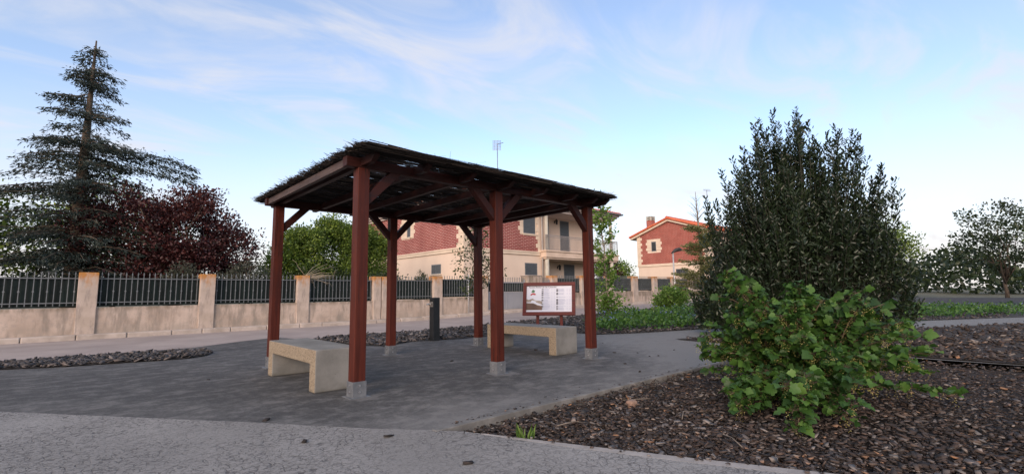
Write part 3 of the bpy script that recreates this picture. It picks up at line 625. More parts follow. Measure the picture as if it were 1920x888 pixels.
pshape('white_houses', MT['panel'], [(.10, .62), (.12, .55), (.16, .56), (.20, .58), (.22, .63), (.32, .70), (.35, .72), (.35, .76), (.25, .73), (.16, .66), (0, .645), (0, .62)], .0248)
pshape('brown_field', MT['ink_brown'], [(0, .655), (.16, .675), (.24, .74), (.35, .78), (.35, .92), (0, .92)], .0248)
pshape('logo_leaves', MT['ink_green'], [(.105, .24), (.12, .18), (.145, .13), (.16, .16), (.19, .17), (.175, .22), (.185, .25), (.14, .26)], .0245)
pshape('logo_fruit', MT['ink_red'], [(.085, .36), (.095, .31), (.13, .275), (.165, .27), (.20, .30), (.215, .335), (.18, .35), (.14, .33), (.11, .365)], .0245)
def text_mesh(name, body, size, mat, parent, x, s, d):
    cu = bpy.data.curves.new(name, 'FONT'); cu.body = body; cu.size = size; cu.extrude = .0006
    to = bpy.data.objects.new(name, cu); COL.objects.link(to); dg = bpy.context.evaluated_depsgraph_get(); dg.update()
    me = bpy.data.meshes.new_from_object(to.evaluated_get(dg)); bpy.data.objects.remove(to); me.name = name
    M = Matrix(((1, 0, 0, 0), (0, st_, -ct, 0), (0, ct, st_, 0), (0, 0, 0, 1)))
    o0 = Vector(bp(x, s, d))
    me.transform(Matrix.Translation(o0) @ M); return link_mesh(name, me, mat, parent)
text_mesh('title', 'Parque Robal de las Calzadas', .062, MT['ink'], panel, X0+.05*PW, S1-.075*PH, .0245)
m = MB()
for x in (-.31, .31): m.box(x-.037, x+.037, -.10, -.03, 0, .50)
for x in (-.31, .31):
    q = MB(); q.box(x-.037, x+.037, -.07, .0, -.02, .62); q.build('post', MT['board_wood'], ib, .004)

# ------------------------------------------------------------------ drinking fountain, small pole, street lamp
df = empty('drinking_fountain', (3.78, 4.36, 0), 'slim anthracite drinking fountain post with a steel tap', 'fountain')
m = MB(); m.box(3.70, 3.865, 4.285, 4.45, 0, .945); m.build('column', MT['dark'], df, .004)
m = MB(); m.box(3.694, 3.70, 4.31, 4.41, .74, .855); m.build('tap_plate', MT['steel'], df, .002)
m = MB(); m.tube([(3.695, 4.36, .80), (3.60, 4.36, .80), (3.575, 4.36, .795), (3.565, 4.36, .765)], [.016, .015, .014, .013], 10); m.tube([(3.67, 4.36, .80), (3.64, 4.36, .80)], .026, 10); m.build('tap', MT['steel'], df, smooth=True)
z = T(10.4, 12)
po = empty('metal_pole', (10.4, 11.86, z+.12), 'short pale grey metal pole standing on the kerb before the garden wall', 'pole')
m = MB(); m.tube([(10.4, 11.86, z+.12), (10.4, 11.86, z+1.75)], .032, 10); m.build('shaft', MT['pole'], po, smooth=True)
m = MB(); m.tube([(10.4, 11.86, z+1.75), (10.4, 11.86, z+1.775)], .036, 10); m.build('cap', MT['pole'], po)
z = T(28, 11.5)
la = empty('street_lamp', (28.0, 11.86, z+.12), 'slim street lamp with a curved black head in front of the brick gable', 'street lamp')
m = MB(); m.tube([(28.0, 11.86, z+.12), (28.0, 11.86, z+.8), (28.0, 11.86, z+3.45)], [.075, .06, .045], 10); m.build('pole', MT['pole'], la, smooth=True)
m = MB(); hv = []; hd = Vector(D(1, 0)+(0,))
for k in range(9):
    t = k/8; c = Vector((28.0, 11.86, z+3.32))+hd*(t*.78-.10)+Vector((0, 0, .26*math.sin(min(1, t*1.25)*math.pi*.62)))
    hv.append(c)
m.tube(hv, [.04, .07, .10, .12, .135, .135, .115, .08, .03], 10); m.build('lamp_head', MT['black'], la, smooth=True)

# ------------------------------------------------------------------ garden walls with pillars, railings and screens
def pillar(m, u0, u1, z, top): m.box(u0, u1, 11.94, 12.38, z+.06, top)
def wall_run(name, label, pill, u_start, u_end, group):
    w = empty(name, (u_start, 12.0, 0), label, 'wall', group)
    bays = []
    for (a, b) in pill:
        z = T((a+b)/2, 12); top = z+1.715; m = MB(); h = (top-z-.06)
        m.box(a, b, 11.955, 12.375, z+.02, top); o = m.build('pillar', MT['pillar'], None, .012)
        me = o.data; ca = Vector(((a+b)/2, 12.16, top)); me.transform(Matrix.Translation(-ca)); o.parent = w; o.location = ca-WLOC[w.name]; WLOC[o.name] = ca
    edges = [u_start]+[x for p in pill for x in p]+[u_end]
    for i in range(0, len(edges), 2):
        a, b = edges[i], edges[i+1]
        if b-a > .1: bays.append((a, b))
    m = MB()
    for a, b in bays:
        z = T((a+b)/2, 12); m.box(a-.01, b+.01, 12.0, 12.30, z+.0, z+.80)
    m.build('base_wall', MT['wall'], w, .015)
    for a, b in bays:
        if b-a < .4: continue
        z = T((a+b)/2, 12); m = MB(); nb = max(2, round((b-a)/.128)); zz = z+.80
        for k in range(nb):
            x = a+(b-a)*(k+.5)/nb
            m.box(x-.009, x+.009, 12.086, 12.104, zz+.05, zz+.86)
            m.add([(x-.016, 12.08, zz+.86), (x+.016, 12.08, zz+.86), (x+.016, 12.112, zz+.86), (x-.016, 12.112, zz+.86), (x, 12.096, zz+.945)], [(0, 1, 4), (1, 2, 4), (2, 3, 4), (3, 0, 4), (3, 2, 1, 0)])
            if k % 2 == 0: m.add([(x-.022, 12.08, zz+.42), (x+.022, 12.08, zz+.42), (x, 12.08, zz+.47), (x, 12.08, zz+.37), (x, 12.118, zz+.42)], [(0, 3, 4), (3, 1, 4), (1, 2, 4), (2, 0, 4), (0, 2, 1, 3)])
        m.box(a, b, 12.082, 12.110, zz+.115, zz+.140); m.box(a, b, 12.082, 12.110, zz+.745, zz+.770)
        r = m.build('railing', MT['iron'], w)
        nx = max(4, int((b-a)/.1)); V = []; 
        for j, zh in enumerate((.02, .30, .55, .775)):
            for k in range(nx+1): V.append((a+(b-a)*k/nx, 12.135+.010*math.sin(k*1.9+j)+.008*random.random(), zz+zh+(.02*random.random() if j == 3 else 0)))
        nv = nx+1; m = MB(); m.add(V, [(j*nv+k, j*nv+k+1, (j+1)*nv+k+1, (j+1)*nv+k) for j in range(3) for k in range(nx)])
        s = m.build('screen', MT['screen'], r); sm = s.modifiers.new('solid', 'SOLIDIFY'); sm.thickness = .004
    return w
wall_run('garden_wall', 'concrete garden wall with iron railings, left of the grey gate', [(-10.55, -10.15), (-7.75, -7.35), (-4.95, -4.55), (-2.15, -1.75), (.54, .93), (3.31, 3.71), (6.05, 6.35), (6.385, 6.62), (8.71, 9.13), (11.18, 11.6)], -13, 11.6, 'street garden walls')
wall_run('garden_wall', 'concrete garden wall with iron railings, right of the small gate', [(15.81, 16.26), (18.2, 18.62), (20.7, 21.15), (23.16, 23.72), (25.5, 26.0), (27.88, 28.4), (30.3, 30.8), (32.7, 33.2), (35.1, 35.6), (37.5, 38), (41, 41.5), (45, 45.5), (49, 49.5)], 15.81, 54, 'street garden walls')
z = T(14.6, 12)
gp_ = empty('gate_pier', (14.58, 12.1, z), 'broad concrete pier between the two grey gates', 'pier')
m = MB(); m.box(14.06, 15.10, 11.95, 12.40, z+.02, z+1.70); o = m.build('pier_body', MT['wall'], gp_, .012)
m = MB(); m.box(14.02, 15.14, 11.92, 12.43, z+1.70, z+1.735); m.build('coping', MT['kerb'], gp_, .008)
def gate(name, label, a, b, zt):
    g = empty(name, (a, 12.1, T((a+b)/2, 12)), label, 'gate'); z = T((a+b)/2, 12)+.13
    m = MB(); m.box(a+.03, b-.03, 12.09, 12.13, z+.02, z+.78)
    m.build('sheet_panel', MT['gate'], g, .004)
    m = MB(); m.box(a+.005, a+.06, 12.075, 12.145, z, zt-.05); m.box(b-.06, b-.005, 12.075, 12.145, z, zt-.05); m.box(a+.06, b-.06, 12.08, 12.14, z+.78, z+.83); m.box(a+.06, b-.06, 12.08, 12.14, zt-.22, zt-.17)
    if b-a > 1.5: m.box((a+b)/2-.03, (a+b)/2+.03, 12.078, 12.142, z, z+.78)
    m.build('gate_frame', MT['gate'], g, .003)
    m = MB(); nb = round((b-a)/.12)
    for k in range(nb):
        x = a+.06+(b-a-.12)*(k+.5)/nb; m.box(x-.010, x+.010, 12.10, 12.12, z+.83, zt); m.add([(x-.015, 12.095, zt), (x+.015, 12.095, zt), (x+.015, 12.125, zt), (x-.015, 12.125, zt), (x, 12.11, zt+.08)], [(0, 1, 4), (1, 2, 4), (2, 3, 4), (3, 0, 4)])
    m.build('bars', MT['iron'], g)
    m = MB(); m.box(a+.06, b-.06, 12.142, 12.15, z+.84, zt-.22); m.build('screen', MT['screen'], g)
gate('driveway_gate', 'wide grey sheet metal driveway gate topped with iron bars', 11.62, 14.04, 1.72)
gate('garden_gate', 'narrow grey garden gate with bars beside the broad pier', 15.12, 15.79, 1.74)

# ------------------------------------------------------------------ houses
h1 = empty('brick_house', (12.85, 15.5, .2), 'two storey house of red brick over cream plaster with a balcony', 'house', 'houses behind the wall')
U1, V1 = 12.85, 15.5
m = MB(); m.box(U1, 19.1, V1, 27, .0, 6.05); m.box(19.1, 25.2, 16.7, 27, .0, 6.05); m.build('wall', MT['plaster'], h1)
def cut_panel(m, axis, off, th, a0, a1, z0, z1, holes):
    """flat cladding with rectangular holes, axis 'f' = front (y const), 's' = side (x const)"""
    xs = sorted({a0, a1, *[h[0] for h in holes], *[h[1] for h in holes]}); zs = sorted({z0, z1, *[h[2] for h in holes], *[h[3] for h in holes]})
    xs = [x for x in xs if a0 <= x <= a1]; zs = [q for q in zs if z0 <= q <= z1]
    for i in range(len(xs)-1):
        for j in range(len(zs)-1):
            cx, cz = (xs[i]+xs[i+1])/2, (zs[j]+zs[j+1])/2
            if any(h[0] < cx < h[1] and h[2] < cz < h[3] for h in holes): continue
            if axis == 'f': m.box(xs[i], xs[i+1], off-th, off-.002, zs[j], zs[j+1])
            else: m.box(off-th, off-.002, xs[i], xs[i+1], zs[j], zs[j+1])
m = MB(); cut_panel(m, 'f', V1, .03, U1+.36, 18.43, 3.50, 5.95, [(16.95, 18.43, 4.50, 5.95)])
cut_panel(m, 's', U1, .03, V1+.42, 27, 3.50, 5.95, [(20.55, 22.05, 4.42, 5.95)])
m.build('brick_cladding', MT['brick'], h1)
mc, me_, mf, ms_ = MB(), MB(), MB(), MB(); rowh = .245; k = 0; zq = 3.502
while zq < 5.9:                      # toothed corner stones
    e = .20 if k % 2 else 0.
    mc.box(U1-.042, U1+.36+e, V1-.042, V1-.001, zq, min(zq+rowh-.006, 5.95)); mc.box(U1-.042, U1-.001, V1-.0005, V1+.42+(.20-e)*.9, zq, min(zq+rowh-.006, 5.95))
    me_.box(18.43-e*.8, 18.62, V1-.042, V1-.001, zq, min(zq+rowh-.006, 5.95))
    if zq < 5.7 and zq > 4.3:
        mf.box(16.95-e*.7, 17.22, V1-.042, V1-.001, zq, zq+rowh-.006); mf.box(18.28, 18.42-.2*.8, V1-.042, V1-.001, zq, zq+rowh-.006)
        ms_.box(U1-.042, U1-.001, 20.55-e*.7, 20.94, zq, zq+rowh-.006); ms_.box(U1-.042, U1-.001, 21.38, 22.05+e*.7, zq, zq+rowh-.006)
    zq += rowh; k += 1
ms_.box(U1-.043, U1-.001, 20.94, 21.38, 4.40, 4.53); mf.box(17.2, 18.3, V1-.06, V1-.001, 4.44, 4.545)
mc.build('corner_quoin', MT['stone'], h1, .006); me_.build('corner_quoin', MT['stone'], h1, .006); mf.build('window_surround', MT['stone'], h1, .006); ms_.build('window_surround', MT['stone'], h1, .006)
m = MB(); m.box(U1-.07, 18.62, V1-.07, V1-.0005, 3.27, 3.42); m.box(U1-.10, 18.64, V1-.10, V1-.0005, 3.42, 3.50); m.box(U1-.07, U1-.0005, V1, 27, 3.27, 3.42); m.box(U1-.10, U1-.0005, V1, 27, 3.42, 3.50); m.build('string_course', MT['stone'], h1, .012)
def window(parent, axis, off, a0, a1, z0, z1, mat, rec=.10, frame_t=.05, sill=True, mull=False, proud=.0):
    """recess box, frame and shutter or pane set into a shallow reveal that stands on the wall face"""
    def B(m, a, b, d0, d1, q0, q1):
        if axis == 'f': m.box(a, b, off+d0, off+d1, q0, q1)
        else: m.box(off+d0, off+d1, a, b, q0, q1)
    m = MB(); t = frame_t
    B(m, a0, a0+t, -proud-.012, .02, z0, z1); B(m, a1-t, a1, -proud-.012, .02, z0, z1); B(m, a0+t, a1-t, -proud-.012, .02, z1-t, z1); B(m, a0+t, a1-t, -proud-.012, .02, z0, z0+t)
    if mull: B(m, (a0+a1)/2-.02, (a0+a1)/2+.02, -proud-.012, .02, z0+t, z1-t)
    o = m.build('window', MT['frame'], parent)
    m = MB(); B(m, a0+t, a1-t, -proud-.004, .01, z0+t, z1-t)
    if mat == 'shutter':
        q = z0+t+.03
        while q < z1-t-.02: B(m, a0+t, a1-t, -proud-.009, -proud-.0045, q, q+.042); q += .055
    m.build(mat, MT[mat], o)
    if sill:
        m = MB(); B(m, a0-.08, a1+.08, -proud-.09, -proud-.001, z0-.07, z0-.002); m.build('sill', MT['stone'], o, .006)
window(h1, 'f', V1, 17.25, 18.27, 4.55, 5.68, 'shutter', proud=.0)
window(h1, 'f', V1, 17.33, 18.36, 1.55, 2.80, 'shutter')
window(h1, 's', U1, 20.95, 21.37, 4.54, 5.48, 'shutter', proud=.002)
window(h1, 's', U1, 17.62, 18.60, 2.15, 2.70, 'glass', mull=True)
window(h1, 'f', 16.7, 21.85, 22.78, 3.62, 5.88, 'shutter', sill=False)
window(h1, 'f', 16.7, 20.25, 20.75, 3.62, 5.80, 'shutter', sill=False)
window(h1, 'f', 16.7, 22.15, 23.25, .4, 2.92, 'shutter', sill=False)
# balcony
m = MB(); m.box(18.66, 26.1, 15.0, 16.69, 3.16, 3.50); m.box(18.60, 26.16, 14.94, 16.69, 3.50, 3.60); m.box(18.74, 26.02, 15.08, 16.69, 3.06, 3.16)
bal = m.build('balcony', MT['balc_stone'], h1, .02)
m = MB(); x = 18.70
while x < 26.1: m.box(x-.008, x+.008, 15.042, 15.058, 3.66, 4.50); x += .115
for x in (18.7, 20.9, 23.1, 25.3, 26.05): m.box(x-.022, x+.022, 15.03, 15.07, 3.6, 4.56)
m.box(18.7, 26.07, 15.035, 15.065, 4.50, 4.54); m.box(18.7, 26.07, 15.037, 15.063, 4.40, 4.42); m.box(18.7, 26.07, 15.037, 15.063, 3.66, 3.68)
y = 15.2
while y < 16.7: m.box(26.042, 26.058, y-.008, y+.008, 3.66, 4.5); y += .115
m.box(26.035, 26.065, 15.05, 16.7, 4.5, 4.54)
m.build('balcony_railing', MT['rail'], bal)
for x in (18.95, 25.55):
    m = MB(); m.tube([(x, 15.22, 3.6), (x, 15.22, 5.98)], .115, 14); m.tube([(x, 15.22, 3.6), (x, 15.22, 3.68)], .16, 14); m.build('upper_column', MT['column'], h1, smooth=False)
    m = MB(); m.tube([(x, 15.22, .1), (x, 15.22, 3.06)], .13, 14); m.build('lower_column', MT['column'], h1, smooth=False)
m = MB(); m.tube([(18.72, V1-.09, 5.99), (18.72, V1-.12, 5.85), (18.72, V1-.12, 3.7), (18.72, V1-.17, 3.5), (18.72, V1-.17, 3.3), (18.72, V1-.12, 3.0), (18.72, V1-.12, .2)], .05, 8); m.build('drainpipe', MT['pipe'], h1, smooth=True)
def lantern(parent, x, y, z):
    m = MB(); m.box(x-.03, x+.03, y-.05, y, z-.06, z+.12); m.bar((x, y-.03, z+.1), (x, y-.22, z+.2), .025, .025); m.tube([(x, y-.22, z+.2), (x, y-.22, z+.12)], [.02, .09], 6); m.tube([(x, y-.22, z+.12), (x, y-.22, z-.16)], [.10, .06], 6); m.tube([(x, y-.22, z+.16), (x, y-.22, z+.10)], [.03, .13], 6)
    m.build('wall_lantern', MT['black'], parent)
lantern(h1, 21.3, 16.7, 5.70); lantern(h1, 21.5, 16.7, 2.66); lantern(h1, 24.5, 16.7, 5.70)
# eaves and hipped tile roof
m = MB()
EU0, EU1, EV0, EV1 = 12.35, 26.0, 14.55, 27.5
for q0, q1, dd in ((5.96, 6.10, .34), (6.10, 6.22, .22), (6.22, 6.34, .10), (6.34, 6.42, 0)): m.box(EU0+dd, EU1-dd, EV0+dd, EV1-dd, q0, q1-.003)
m.build('eaves', MT['soffit'], h1, .015)
m = MB(); m.tube([(EU0, EV0-.06, 6.40), (EU1+.06, EV0-.06, 6.40), (EU1+.06, EV1, 6.40)], .06, 8); m.build('gutter', MT['pipe'], h1, smooth=True)
def tiles(m, x, p0, p1, r=.085, axis='x'):
    m.tube([p0, p1], [r, r], 6)
m = MB(); pit = .27; hv = (EV1-EV0)/2; zr = 6.44+hv*pit; ym = (EV0+EV1)/2
m.add([(EU0, EV0, 6.44), (EU1, EV0, 6.44), (EU1, EV1, 6.44), (EU0, EV1, 6.44), (EU0+hv, ym, zr), (EU1-hv, ym, zr)], [(0, 1, 5, 4), (1, 2, 5), (2, 3, 4, 5), (3, 0, 4), (0, 3, 2, 1)])
x = EU0+.11
while x < EU1-.05:
    l = min(hv, x-EU0, EU1-x); m.tube([(x, EV0-.06, 6.45), (x, EV0+l, 6.46+l*pit)], .085, 6); x += .225
y = EV0+.11
while y < EV1-.1:
    l = min(hv, y-EV0, EV1-y)
    m.tube([(EU1+.06, y, 6.45), (EU1-l, y, 6.46+l*pit)], .085, 6); m.tube([(EU0-.06, y, 6.45), (EU0+l, y, 6.46+l*pit)], .085, 6); y += .225
m.build('roof', MT['tile'], h1)
def antenna(parent, x, y, z0, z1, grid=True):
    m = MB(); m.tube([(x, y, z0), (x, y, z1)], [.028, .022], 6)
    a = Vector(D(1, 0)+(0,)); 
    if grid:
        for k in range(7): m.bar(Vector((x, y, z1-.42+k*.10))-a*.27+Vector((0, 0, .05)), Vector((x, y, z1-.42+k*.10))+a*.20+Vector((0, 0, .05)), .017, .017)
        for k in range(6): m.bar(Vector((x, y, z1-.40))+a*(-.27+k*.094), Vector((x, y, z1+.25))+a*(-.27+k*.094), .016, .016)
        f = Vector(D(.5, -.8)+(0,)); m.bar(Vector((x, y, z1)), Vector((x, y, z1-.10))+f*.75, .03, .03)
    else:
        f = Vector(D(.95, .3)+(0,)); m.bar(Vector((x, y, z1))-f*.35, Vector((x, y, z1))+f*.45, .025, .025)
        for k in range(6): c = Vector((x, y, z1))-f*.3+f*.13*k; m.bar(c-Vector((0, 0, .14)), c+Vector((0, 0, .14)), .012, .012)
    m.build('antenna', MT['antenna'], parent)
antenna(h1, 16.75, 17.2, 6.9, 10.32)

h2 = empty('brick_house', (38, 17.3, .25), 'brick house with an orange tiled gable end and a chimney, far right', 'house', 'houses behind the wall')
U2 = 38.; GA, GB, AP, ZE, ZA = 14.0, 21.05, 17.6, 6.22, 7.45
m = MB(); m.prism([(GA, .1), (GB, .1), (GB, ZE), (AP, ZA), (GA, ZE)], 'x', U2, 50); m.build('wall', MT['plaster'], h2)
m = MB(); zt = lambda v: ZE+(ZA-ZE)*(1-abs(v-AP)/(GB-AP if v > AP else AP-GA))
for (a, b) in ((GA+.33, AP), (AP, 18.56), (19.98, GB-.33)): m.prism([(a, 3.56), (b, 3.56), (b, zt(b)-.02), (a, zt(a)-.02)], 'x', U2-.03, U2-.002)
m.prism([(18.56, 3.56), (19.98, 3.56), (19.98, 4.62), (18.56, 4.62)], 'x', U2-.03, U2-.002); m.prism([(18.56, 5.92), (19.98, 5.92), (19.98, zt(19.98)-.02), (18.56, zt(18.56)-.02)], 'x', U2-.03, U2-.002)
m.build('brick_cladding', MT['brick2'], h2)
mc, me_, mf = MB(), MB(), MB(); zq = 3.56; k = 0
while zq < 6.15:
    e = .16 if k % 2 else 0.
    mc.box(U2-.045, U2-.001, GB-.36-e, GB+.04, zq, min(zq+.25, ZE)); me_.box(U2-.045, U2-.001, GA-.04, GA+.36+e, zq, min(zq+.25, ZE))
    if 4.6 < zq < 5.9: mf.box(U2-.045, U2-.001, 18.56-e*.8, 19.02, zq, min(zq+.25, 5.92)); mf.box(U2-.045, U2-.001, 19.52, 19.98+e*.8, zq, min(zq+.25, 5.92))
    zq += .26; k += 1
mf.box(U2-.046, U2-.001, 19.02, 19.52, 4.62, 4.76); mf.box(U2-.046, U2-.001, 19.02, 19.52, 5.68, 5.92); mc.build('corner_quoin', MT['stone'], h2, .006); me_.build('corner_quoin', MT['stone'], h2, .006); mf.build('window_surround', MT['stone'], h2, .006)
m = MB(); m.box(U2-.08, U2-.001, GA-.06, GB+.06, 3.34, 3.56); m.build('string_course', MT['stone'], h2, .012)
window(h2, 's', U2, 19.02, 19.52, 4.76, 5.68, 'glass', proud=.03, sill=False)
window(h2, 's', U2, 15.95, 17.15, 2.42, 3.0, 'glass', sill=False, mull=True)
m = MB()
for k in range(9): y = 16.0+k*.135; m.box(U2-.09, U2-.075, y-.010, y+.010, 2.4, 3.02)
m.build('window_bars', MT['iron'], h2)
m = MB(); so_ = (ZA-ZE)/(GB-AP); sf = (ZA-ZE)/(AP-GA)
ye0, ye1 = GA-.6, GB+.6; z0e, z1e = ZE-.6*sf, ZE-.6*so_
m.prism([(ye1, z1e), (AP, ZA), (ye0, z0e), (ye0, z0e+.16), (AP, ZA+.16), (ye1, z1e+.16)], 'x', U2-.30, 50.3); m.build('verge', MT['stone'], h2)
m = MB(); x = U2-.36
m.prism([(ye1+.05, z1e+.165), (AP, ZA+.165), (ye0-.05, z0e+.165), (ye0-.05, z0e+.24), (AP, ZA+.26), (ye1+.05, z1e+.24)], 'x', U2-.38, 50.4)
while x < 50.4:
    m.tube([(x, ye1+.08, z1e+.25), (x, AP, ZA+.27)], .10, 6); m.tube([(x, ye0-.08, z0e+.25), (x, AP, ZA+.27)], .10, 6); x += .24
m.tube([(U2-.42, AP, ZA+.33), (50.4, AP, ZA+.33)], .13, 8); m.build('roof', MT['tile'], h2)
m = MB(); m.box(39.2, 39.9, 20.15, 20.7, 6.0, 7.95); ch = m.build('chimney', MT['brick2'], h2)
m = MB()
for k in range(3): m.box(39.17, 39.93, 20.12, 20.73, 7.95+k*.15+.06, 7.95+k*.15+.13)
for a in (39.2, 39.78):
    for b in (20.15, 20.58): m.box(a, a+.11, b, b+.11, 7.952, 8.36)
m.build('chimney_cap', MT['column'], ch)
antenna(h2, 39.5, 14.55, 6.3, 10.05, False)

# ------------------------------------------------------------------ trees and shrubs
def limb(m, a, b, r0, r1, wob=.08, n=5):
    a, b = Vector(a), Vector(b); L_ = (b-a).length; pts = []
    for k in range(n+1):
        t = k/n; p = a.lerp(b, t); 
        if 0 < k < n: p += Vector((random.gauss(0, wob*L_*.35), random.gauss(0, wob*L_*.35), random.gauss(0, wob*L_*.15)+.06*L_*math.sin(t*math.pi)))
        pts.append(p)
    m.tube(pts, [r0+(r1-r0)*k/n for k in range(n+1)], 6); return pts
def crown_points(lobes, ncl):
    """clump centres spread through the lobes (cx,cy,cz,rx,ry,rz,weight)"""
    w = np.array([l[6] for l in lobes]); w = w/w.sum(); idx = rng.choice(len(lobes), ncl, p=w); d = rdir(ncl, .12)
    r = rng.uniform(.25, 1.0, ncl)**.5; bump_ = 1+.22*np.sin(d[:, 0]*5+idx)*np.cos(d[:, 2]*4+d[:, 1]*3+idx); Lb = np.array([l[:6] for l in lobes])[idx]
    return Lb[:, :3]+d*r[:, None]*bump_[:, None]*Lb[:, 3:6], d
def tree(name, label, cat, base, lobes, ncl, per, size, mat, trunk_r=.12, group=None, tpl=LEAF, spread=.3, tmat='trunk', upb=.3, limbs=14, flat=.35, ztrunk=None):
    z = T(base[0], base[1]); o = empty(name, (base[0], base[1], z), label, cat, group)
    C, d = crown_points(lobes, ncl); m = MB(); top = max(l[2] for l in lobes); zt = ztrunk or z+(top-z)*.55
    limb(m, (base[0], base[1], z-.05), (base[0]+random.uniform(-.1, .1), base[1], zt), trunk_r, trunk_r*.55, .05)
    for i in rng.choice(ncl, min(limbs, ncl), replace=False): 
        f = random.uniform(.35, 1.); s = Vector((base[0], base[1], z+(zt-z)*f)); limb(m, s, C[i], trunk_r*.42, .012, .10)
    m.build('trunk', MT[tmat], o, smooth=True)
    n = ncl*per; cc = np.repeat(C, per, 0)+np.clip(rng.normal(size=(n, 3)), -1.6, 1.6)*np.array([spread, spread, spread*.75]); dd = rdir(n, upb)*.7+np.repeat(d, per, 0)*.6
    np_mesh('crown', *leaves(cc, dd, rng.uniform(size*.6, size*1.25, n), tpl, flat), MT[mat], o); return o
BH = 'trees and bushes behind the garden wall'
tree('plum_tree', 'dark purple leaved plum tree behind the left part of the wall', 'tree', (.2, 14.9), [(.55, 14.6, 3.0, 1.5, 1.3, 1.35, 3), (-.9, 15.2, 3.2, 1.6, 1.4, 1.5, 3), (1.9, 14.7, 2.5, .85, .9, 1.0, 1.6), (.4, 14.6, 1.9, 2.2, 1.3, .7, 2), (.75, 14.5, 4.2, .55, .6, .5, .6)], 560, 74, .09, 'plum', .14, BH, OVAL, .21, limbs=50)
tree('olive_bush', 'grey green bush just behind the railings under the plum tree', 'bush', (2.1, 13.1), [(2.1, 13.1, 1.6, .62, .45, .62, 1), (1.7, 13.1, 1.5, .5, .4, .5, .6), (2.6, 13.2, 1.35, .4, .4, .45, .4)], 60, 60, .075, 'olive', .04, BH, LEAF, .13)
tree('olive_bush', 'small grey green bush at the far left behind the railings', 'bush', (.2, 13.1), [(.2, 13.1, 1.45, .55, .45, .6, 1)], 36, 60, .075, 'olive', .04, BH, LEAF, .13)
tree('broadleaf_tree', 'fresh green bushy tree beside the plum tree, leftmost of three', 'tree', (4.5, 15.6), [(4.5, 15.5, 2.4, 1.0, 1.0, 1.25, 2), (3.9, 15.4, 1.9, .8, .8, .8, 1), (4.8, 15.6, 3.3, .7, .7, .5, 1)], 300, 60, .10, 'green', .10, BH, OVAL, .22)
tree('broadleaf_tree', 'tallest fresh green bushy tree, between the two left front posts', 'tree', (6.2, 15.9), [(6.2, 15.9, 2.6, 1.15, 1.1, 1.5, 2), (5.9, 15.8, 3.8, .6, .6, .55, .8), (6.8, 15.9, 3.5, .7, .7, .6, .8), (6.1, 15.2, 1.7, 1.1, .7, .7, 1)], 340, 60, .10, 'green', .11, BH, OVAL, .22)
tree('broadleaf_tree', 'olive green bushy tree close to the side of the brick house', 'tree', (8.0, 16.4), [(7.9, 16.4, 2.5, 1.0, 1.0, 1.4, 2), (7.6, 16.3, 3.7, .55, .6, .6, .8), (8.3, 16.4, 3.4, .6, .6, .6, .8), (7.6, 15.6, 1.6, 1.1, .6, .7, 1)], 300, 60, .10, 'green', .10, BH, OVAL, .22)
tree('shaded_bush', 'dark low bush behind the railings below the green trees', 'bush', (5.6, 14.0), [(4.4, 14.1, 1.3, 1.1, .5, .7, 1), (6.2, 14.1, 1.3, 1.3, .5, .75, 1), (7.6, 14.3, 1.3, .8, .5, .7, 1)], 120, 46, .10, 'deep', .05, BH, OVAL, .18)
tree('dwarf_conifer', 'small dark conifer tip showing above the railings', 'bush', (8.95, 13.2), [(8.95, 13.2, 1.2, .26, .24, .75, 1), (8.7, 13.2, 1.1, .2, .2, .6, .5)], 60, 50, .07, 'deep', .03, BH, LEAF, .08)
tree('plum_tree', 'small purple leaved tree between the two houses', 'tree', (26.6, 16.5), [(26.4, 16.5, 2.6, .9, .9, .9, 1), (27.4, 16.8, 2.3, .7, .8, .8, .6)], 80, 46, .13, 'plum', .08, BH, OVAL, .24)
tree('broadleaf_tree', 'green bushy tree between the two houses beside the purple one', 'tree', (29.4, 17.5), [(29.4, 17.4, 2.5, .9, 1.0, 1.0, 1), (28.6, 16.6, 1.6, 1.4, .8, .8, 1)], 100, 46, .13, 'green', .08, BH, OVAL, .24)
for (x, y, s, lab) in ((-5.2, 16.2, 1.2, 'rounded green tree behind the wall, nearest left of the cedar'), (-9.5, 17, 1.4, 'rounded green tree behind the wall, furthest along to the left'), (-1.2, 18.5, 1.35, 'green tree standing behind the purple plum tree')):
    tree('broadleaf_tree', lab, 'tree', (x, y), [(x, y, 2.6*s, 1.5*s, 1.3*s, 1.4*s, 2), (x+.8*s, y, 2.0*s, 1.2*s, 1.0*s, .9*s, 1), (x-.9*s, y, 2.1*s, 1.1*s, 1.0*s, 1.0*s, 1)], 150, 46, .13, 'green', .12, BH, OVAL, .28)
